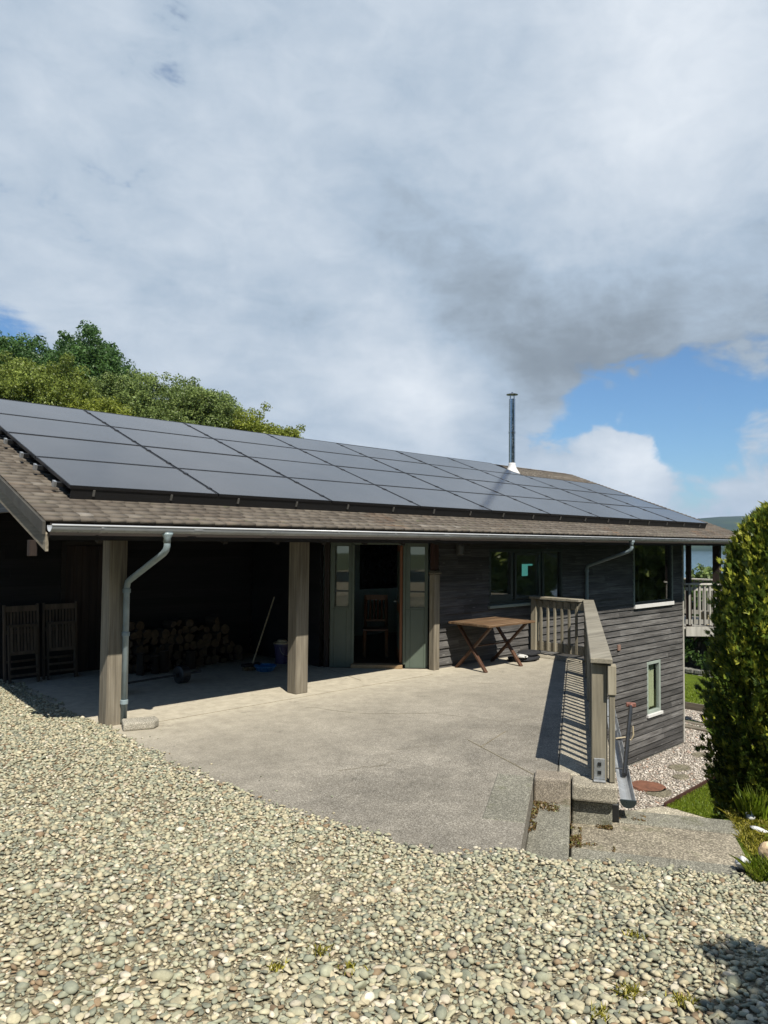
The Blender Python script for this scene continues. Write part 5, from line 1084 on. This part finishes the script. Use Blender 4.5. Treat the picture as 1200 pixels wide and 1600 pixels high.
# low shrubs at the foot of the cypress, far hedge and wall
def shrub(name, label, c, r, mat, n, per, leaf, cat='shrub', group=None):
    d = rand_dirs(n); C = np.array(c)+d*np.array(r)*RNG.uniform(0.45, 1.0, n)[:, None]; C[:, 2] = np.maximum(C[:, 2], c[2]-r[2]*0.9); V, F, col = leaf_cloud(C, np.full(n, min(r)*0.30), per, leaf)
    return tag(link_mesh(name, np_mesh(name, V, F, col), mat), label, cat, group)
shrub('shrub', 'low dark leafy shrub in the shade at the foot of the cypress', (14.3, 5.15, LOW+0.3), (0.55, 0.5, 0.38), M['leaf_hedge'], 60, 60, 0.05)
shrub('shrub', 'dark spreading shrub between the landing edge and the cypress', (13.4, 4.75, LOW+0.3), (0.9, 0.45, 0.45), M['leaf_hedge'], 80, 60, 0.05)
hg = thing('hedge', 'dense dark green hedge beyond the far lawn under the balcony', 'hedge', (31.5, 13, -3.4)); 
C = np.stack([RNG.uniform(30.6, 33.4, 520), RNG.uniform(5, 22, 520), RNG.uniform(-3.2, 0.0, 520)], -1); C[:, 2] += 0.35*np.sin(C[:, 1]*1.9)+0.2*np.sin(C[:, 1]*4.4)
V, F, col = leaf_cloud(C, np.full(520, 0.45), 70, 0.11); link_mesh('foliage', np_mesh('foliage', V, F, col), M['leaf_hedge'], hg)
mb = MB(); mb.box(31.5, 32.6, 5, 22, -4.0, -0.7); mb.build('stems', M['bark'], hg)
shrub('shrub', 'pale green sprigs of a shrub showing above the balcony handrail', (33, 13.6, 0.3), (0.8, 0.9, 0.75), M['leaf_grey'], 40, 40, 0.10)
for k in range(9):
    pass
sw = MB()
for k in range(26):
    y = 7.5+k*0.36
    for zc in range(2): sw.box(30.2+random.uniform(-.05, .05), 30.6, y+zc*0.15, y+0.33+zc*0.15, -3.45+zc*0.2, -3.27+zc*0.2)
tag(sw.build('garden_wall', M['retain'], bevel=0.03), 'low grey stone wall at the back of the far lawn', 'wall')
# grass: lawns as stuff, tufts beside the landing
def blades(X, Y, Z, h, w, lean, name, mat, label, cat, mixd=None):
    n = len(X); a = RNG.uniform(0, 2*PI, n); L_ = h*RNG.uniform(0.5, 1.3, n); dx, dy = np.cos(a), np.sin(a); l = RNG.normal(0, lean, n)*L_
    B = np.stack([X, Y, Z], -1); S = np.stack([-dy, dx, np.zeros(n)], -1)*w; D = np.stack([dx*l, dy*l, L_], -1); M_ = np.stack([dx*l*0.35, dy*l*0.35, L_*0.6], -1)
    V = np.stack([B-S, B+S, B+M_+S*0.7, B+D, B+M_-S*0.7], 1).reshape(-1, 3); F = np.arange(n*5).reshape(n, 5); r1 = RNG.random(n); col = np.stack([r1, RNG.random(n), r1, np.ones(n)], -1).repeat(5, 0)
    return tag(link_mesh(name, np_mesh(name, V, F, col), mat), label, cat, kind='stuff')
X, Y = RNG.uniform(13.1, 17.5, 30000), RNG.uniform(4.6, 6.2, 30000); blades(X, Y, np.full(len(X), LOW+0.012), 0.035, 0.004, 0.5, 'grass', M['grass'], 'short bright green grass of the near lawn', 'grass')
X, Y = RNG.uniform(22.7, 30.4, 30000), RNG.uniform(8.4, 13.5, 30000); zt_ = zlow(X, Y)+0.11; blades(X, Y, zt_, 0.05, 0.007, 0.5, 'grass', M['grass'], 'short bright green grass of the far lawn', 'grass')
def region(n, a0, a1, b0, b1): a = RNG.uniform(a0, a1, n); b = RNG.uniform(b0, b1, n); return a, b, PO.x+AV.x*a+BV.x*b, PO.y+AV.y*a+BV.y*b
mb = MB(PO, AV, BV); gn = 14; vs = []; 
for i in range(gn+1):
    for j in range(gn+1):
        a = -0.75+i*1.75/gn; b = 1.56+j*1.6/gn; z = -0.36+0.03*mnoise.noise((a*4, b*4, 0))-(0.0 if a < 0.55 else (a-0.55)*0.9)+0.05*min(1, (b-1.56)*1.5); vs.append((a, b, z))
mb.add(vs, [(i*(gn+1)+j, (i+1)*(gn+1)+j, (i+1)*(gn+1)+j+1, i*(gn+1)+j+1) for i in range(gn) for j in range(gn)])
tag(mb.build('mossy_bank', M['turf'], smooth=True), kind='structure')
a, b, X, Y = region(6500, -0.45, 0.62, 1.60, 2.6); k = (vnoise(X, Y, 5, 3.3) > -0.25); blades(X[k], Y[k], np.full(k.sum(), -0.35), 0.04, 0.003, 1.1, 'moss', M['moss'], 'yellowish moss and short grass beside the landing', 'moss')
a, b, X, Y = region(2600, -0.95, -0.62, 1.50, 2.4); k = (vnoise(X, Y, 4, 1.3) > -0.15); blades(X[k], Y[k], np.full(k.sum(), -0.33), 0.11, 0.003, 0.6, 'grass', M['grass'], 'green grass tufts between the gravel and the orange rock', 'grass')
a, b, X, Y = region(260, 0.46, 0.62, 1.72, 1.90); blades(X, Y, np.full(len(X), -0.37), 0.22, 0.003, 0.38, 'grass', M['grass'], 'tall grass tuft standing at the far corner of the landing', 'grass')
X = []; Y = []
for px, py in ((980, 1545), (1075, 1565), (940, 1580), (985, 1540), (1062, 1562), (990, 1440), (500, 1470), (545, 1500), (430, 1500)):
    d_ = ray(px, py); kk = (0.30-EYE)/d_.z; m = 45; X.append(d_.x*kk+RNG.normal(0, 0.022, m)); Y.append(d_.y*kk+RNG.normal(0, 0.022, m))
X, Y = np.concatenate(X), np.concatenate(Y); blades(X, Y, zgrav(X, Y)+0.012, 0.022, 0.003, 0.9, 'moss', M['moss'], 'small moss tufts growing between the gravel stones', 'moss')
# leaf litter caught on the steps
def litter(regs, label):
    P = []
    for n, a0, a1, b0, b1, z in regs:
        a, b, X, Y = region(n*2, a0, a1, b0, b1); km = vnoise(X, Y, 9.0, 4.4)+0.35*vnoise(X, Y, 25.0, 1.1) > RNG.uniform(-0.25, 0.25, n*2); P.append(np.stack([X, Y, z+RNG.random(n*2)*0.012], -1)[km])
    P = np.concatenate(P); n = len(P); d = rand_dirs(n); t = np.cross(d, rand_dirs(n)); t /= np.linalg.norm(t, axis=1)[:, None]; b = np.cross(d, t); s = RNG.uniform(0.004, 0.013, n)[:, None]
    V = np.stack([P-t*s, P-b*s*0.6, P+t*s, P+b*s*0.6], 1).reshape(-1, 3); r = RNG.random(n); col = np.stack([r, RNG.random(n), r, np.ones(n)], -1).repeat(4, 0)
    return tag(link_mesh('leaf_litter', np_mesh('leaf_litter', V, np.arange(n*4).reshape(n, 4), col), M['litter']), label, 'leaf litter', kind='stuff')
litter([(900, -1.15, -0.12, -0.015, 0.035, -0.162), (260, -0.3, -0.1, 0.0, 0.2, -0.162)], 'brown leaf litter lying along the back of the lower step')
litter([(900, -0.56, -0.02, 0.285, 0.37, -0.335), (420, -0.10, -0.02, 0.3, 0.62, -0.335), (360, -0.57, -0.44, 0.3, 0.62, -0.335), (300, 0.16, 0.3, 0.64, 0.9, -0.335)], 'brown leaf litter in the corner of the landing')

# ------------------------------------------------------------------ lake and far hills
mb = MB(); mb.add([(60, -2500, -15), (5300, -2500, -15), (5300, 5300, -15), (60, 5300, -15)], [(0, 1, 2, 3)]); tag(mb.build('lake', M['lake']), kind='structure')
nr, na = 26, 260; V = []; 
for i in range(nr+1):
    for j in range(na+1):
        th = math.radians(-75+j*190/na); r = 2300+i*110; prof_ = math.sin(min(1, i/nr*1.35)*PI/2); x, y = r*math.cos(th), r*math.sin(th)
        hh = 168+40*mnoise.noise((th*3.1, 0.3, 1.0))+20*mnoise.noise((th*9, 2.2, i*0.15))+7*mnoise.noise((th*60, 1.0, i*0.5))+3.5*mnoise.noise((th*190, 3.0, i*0.9))
        V.append((x, y, -16+hh*prof_*(1.0+0.10*mnoise.noise((x*.004, y*.004, 0)))))
F = [(i*(na+1)+j, (i+1)*(na+1)+j, (i+1)*(na+1)+j+1, i*(na+1)+j+1) for i in range(nr) for j in range(na)]
tag(link_mesh('hills', np_mesh('hills', V, F), M['hill'], None, True), kind='structure')

# the air between here and the far shore
mb = MB(); mb.box(-300, 5700, -5400, 5500, -30, 225)
hz = bpy.data.materials.new('haze'); hz.use_nodes = True; nt = hz.node_tree; nt.nodes.clear(); om = nt.nodes.new('ShaderNodeOutputMaterial'); pv = nt.nodes.new('ShaderNodeVolumePrincipled')
pv.inputs['Color'].default_value = (0.62, 0.78, 1.0, 1); pv.inputs['Density'].default_value = 0.00008; pv.inputs['Anisotropy'].default_value = 0.2; nt.links.new(pv.outputs[0], om.inputs['Volume'])
tag(mb.build('haze', hz), kind='stuff')
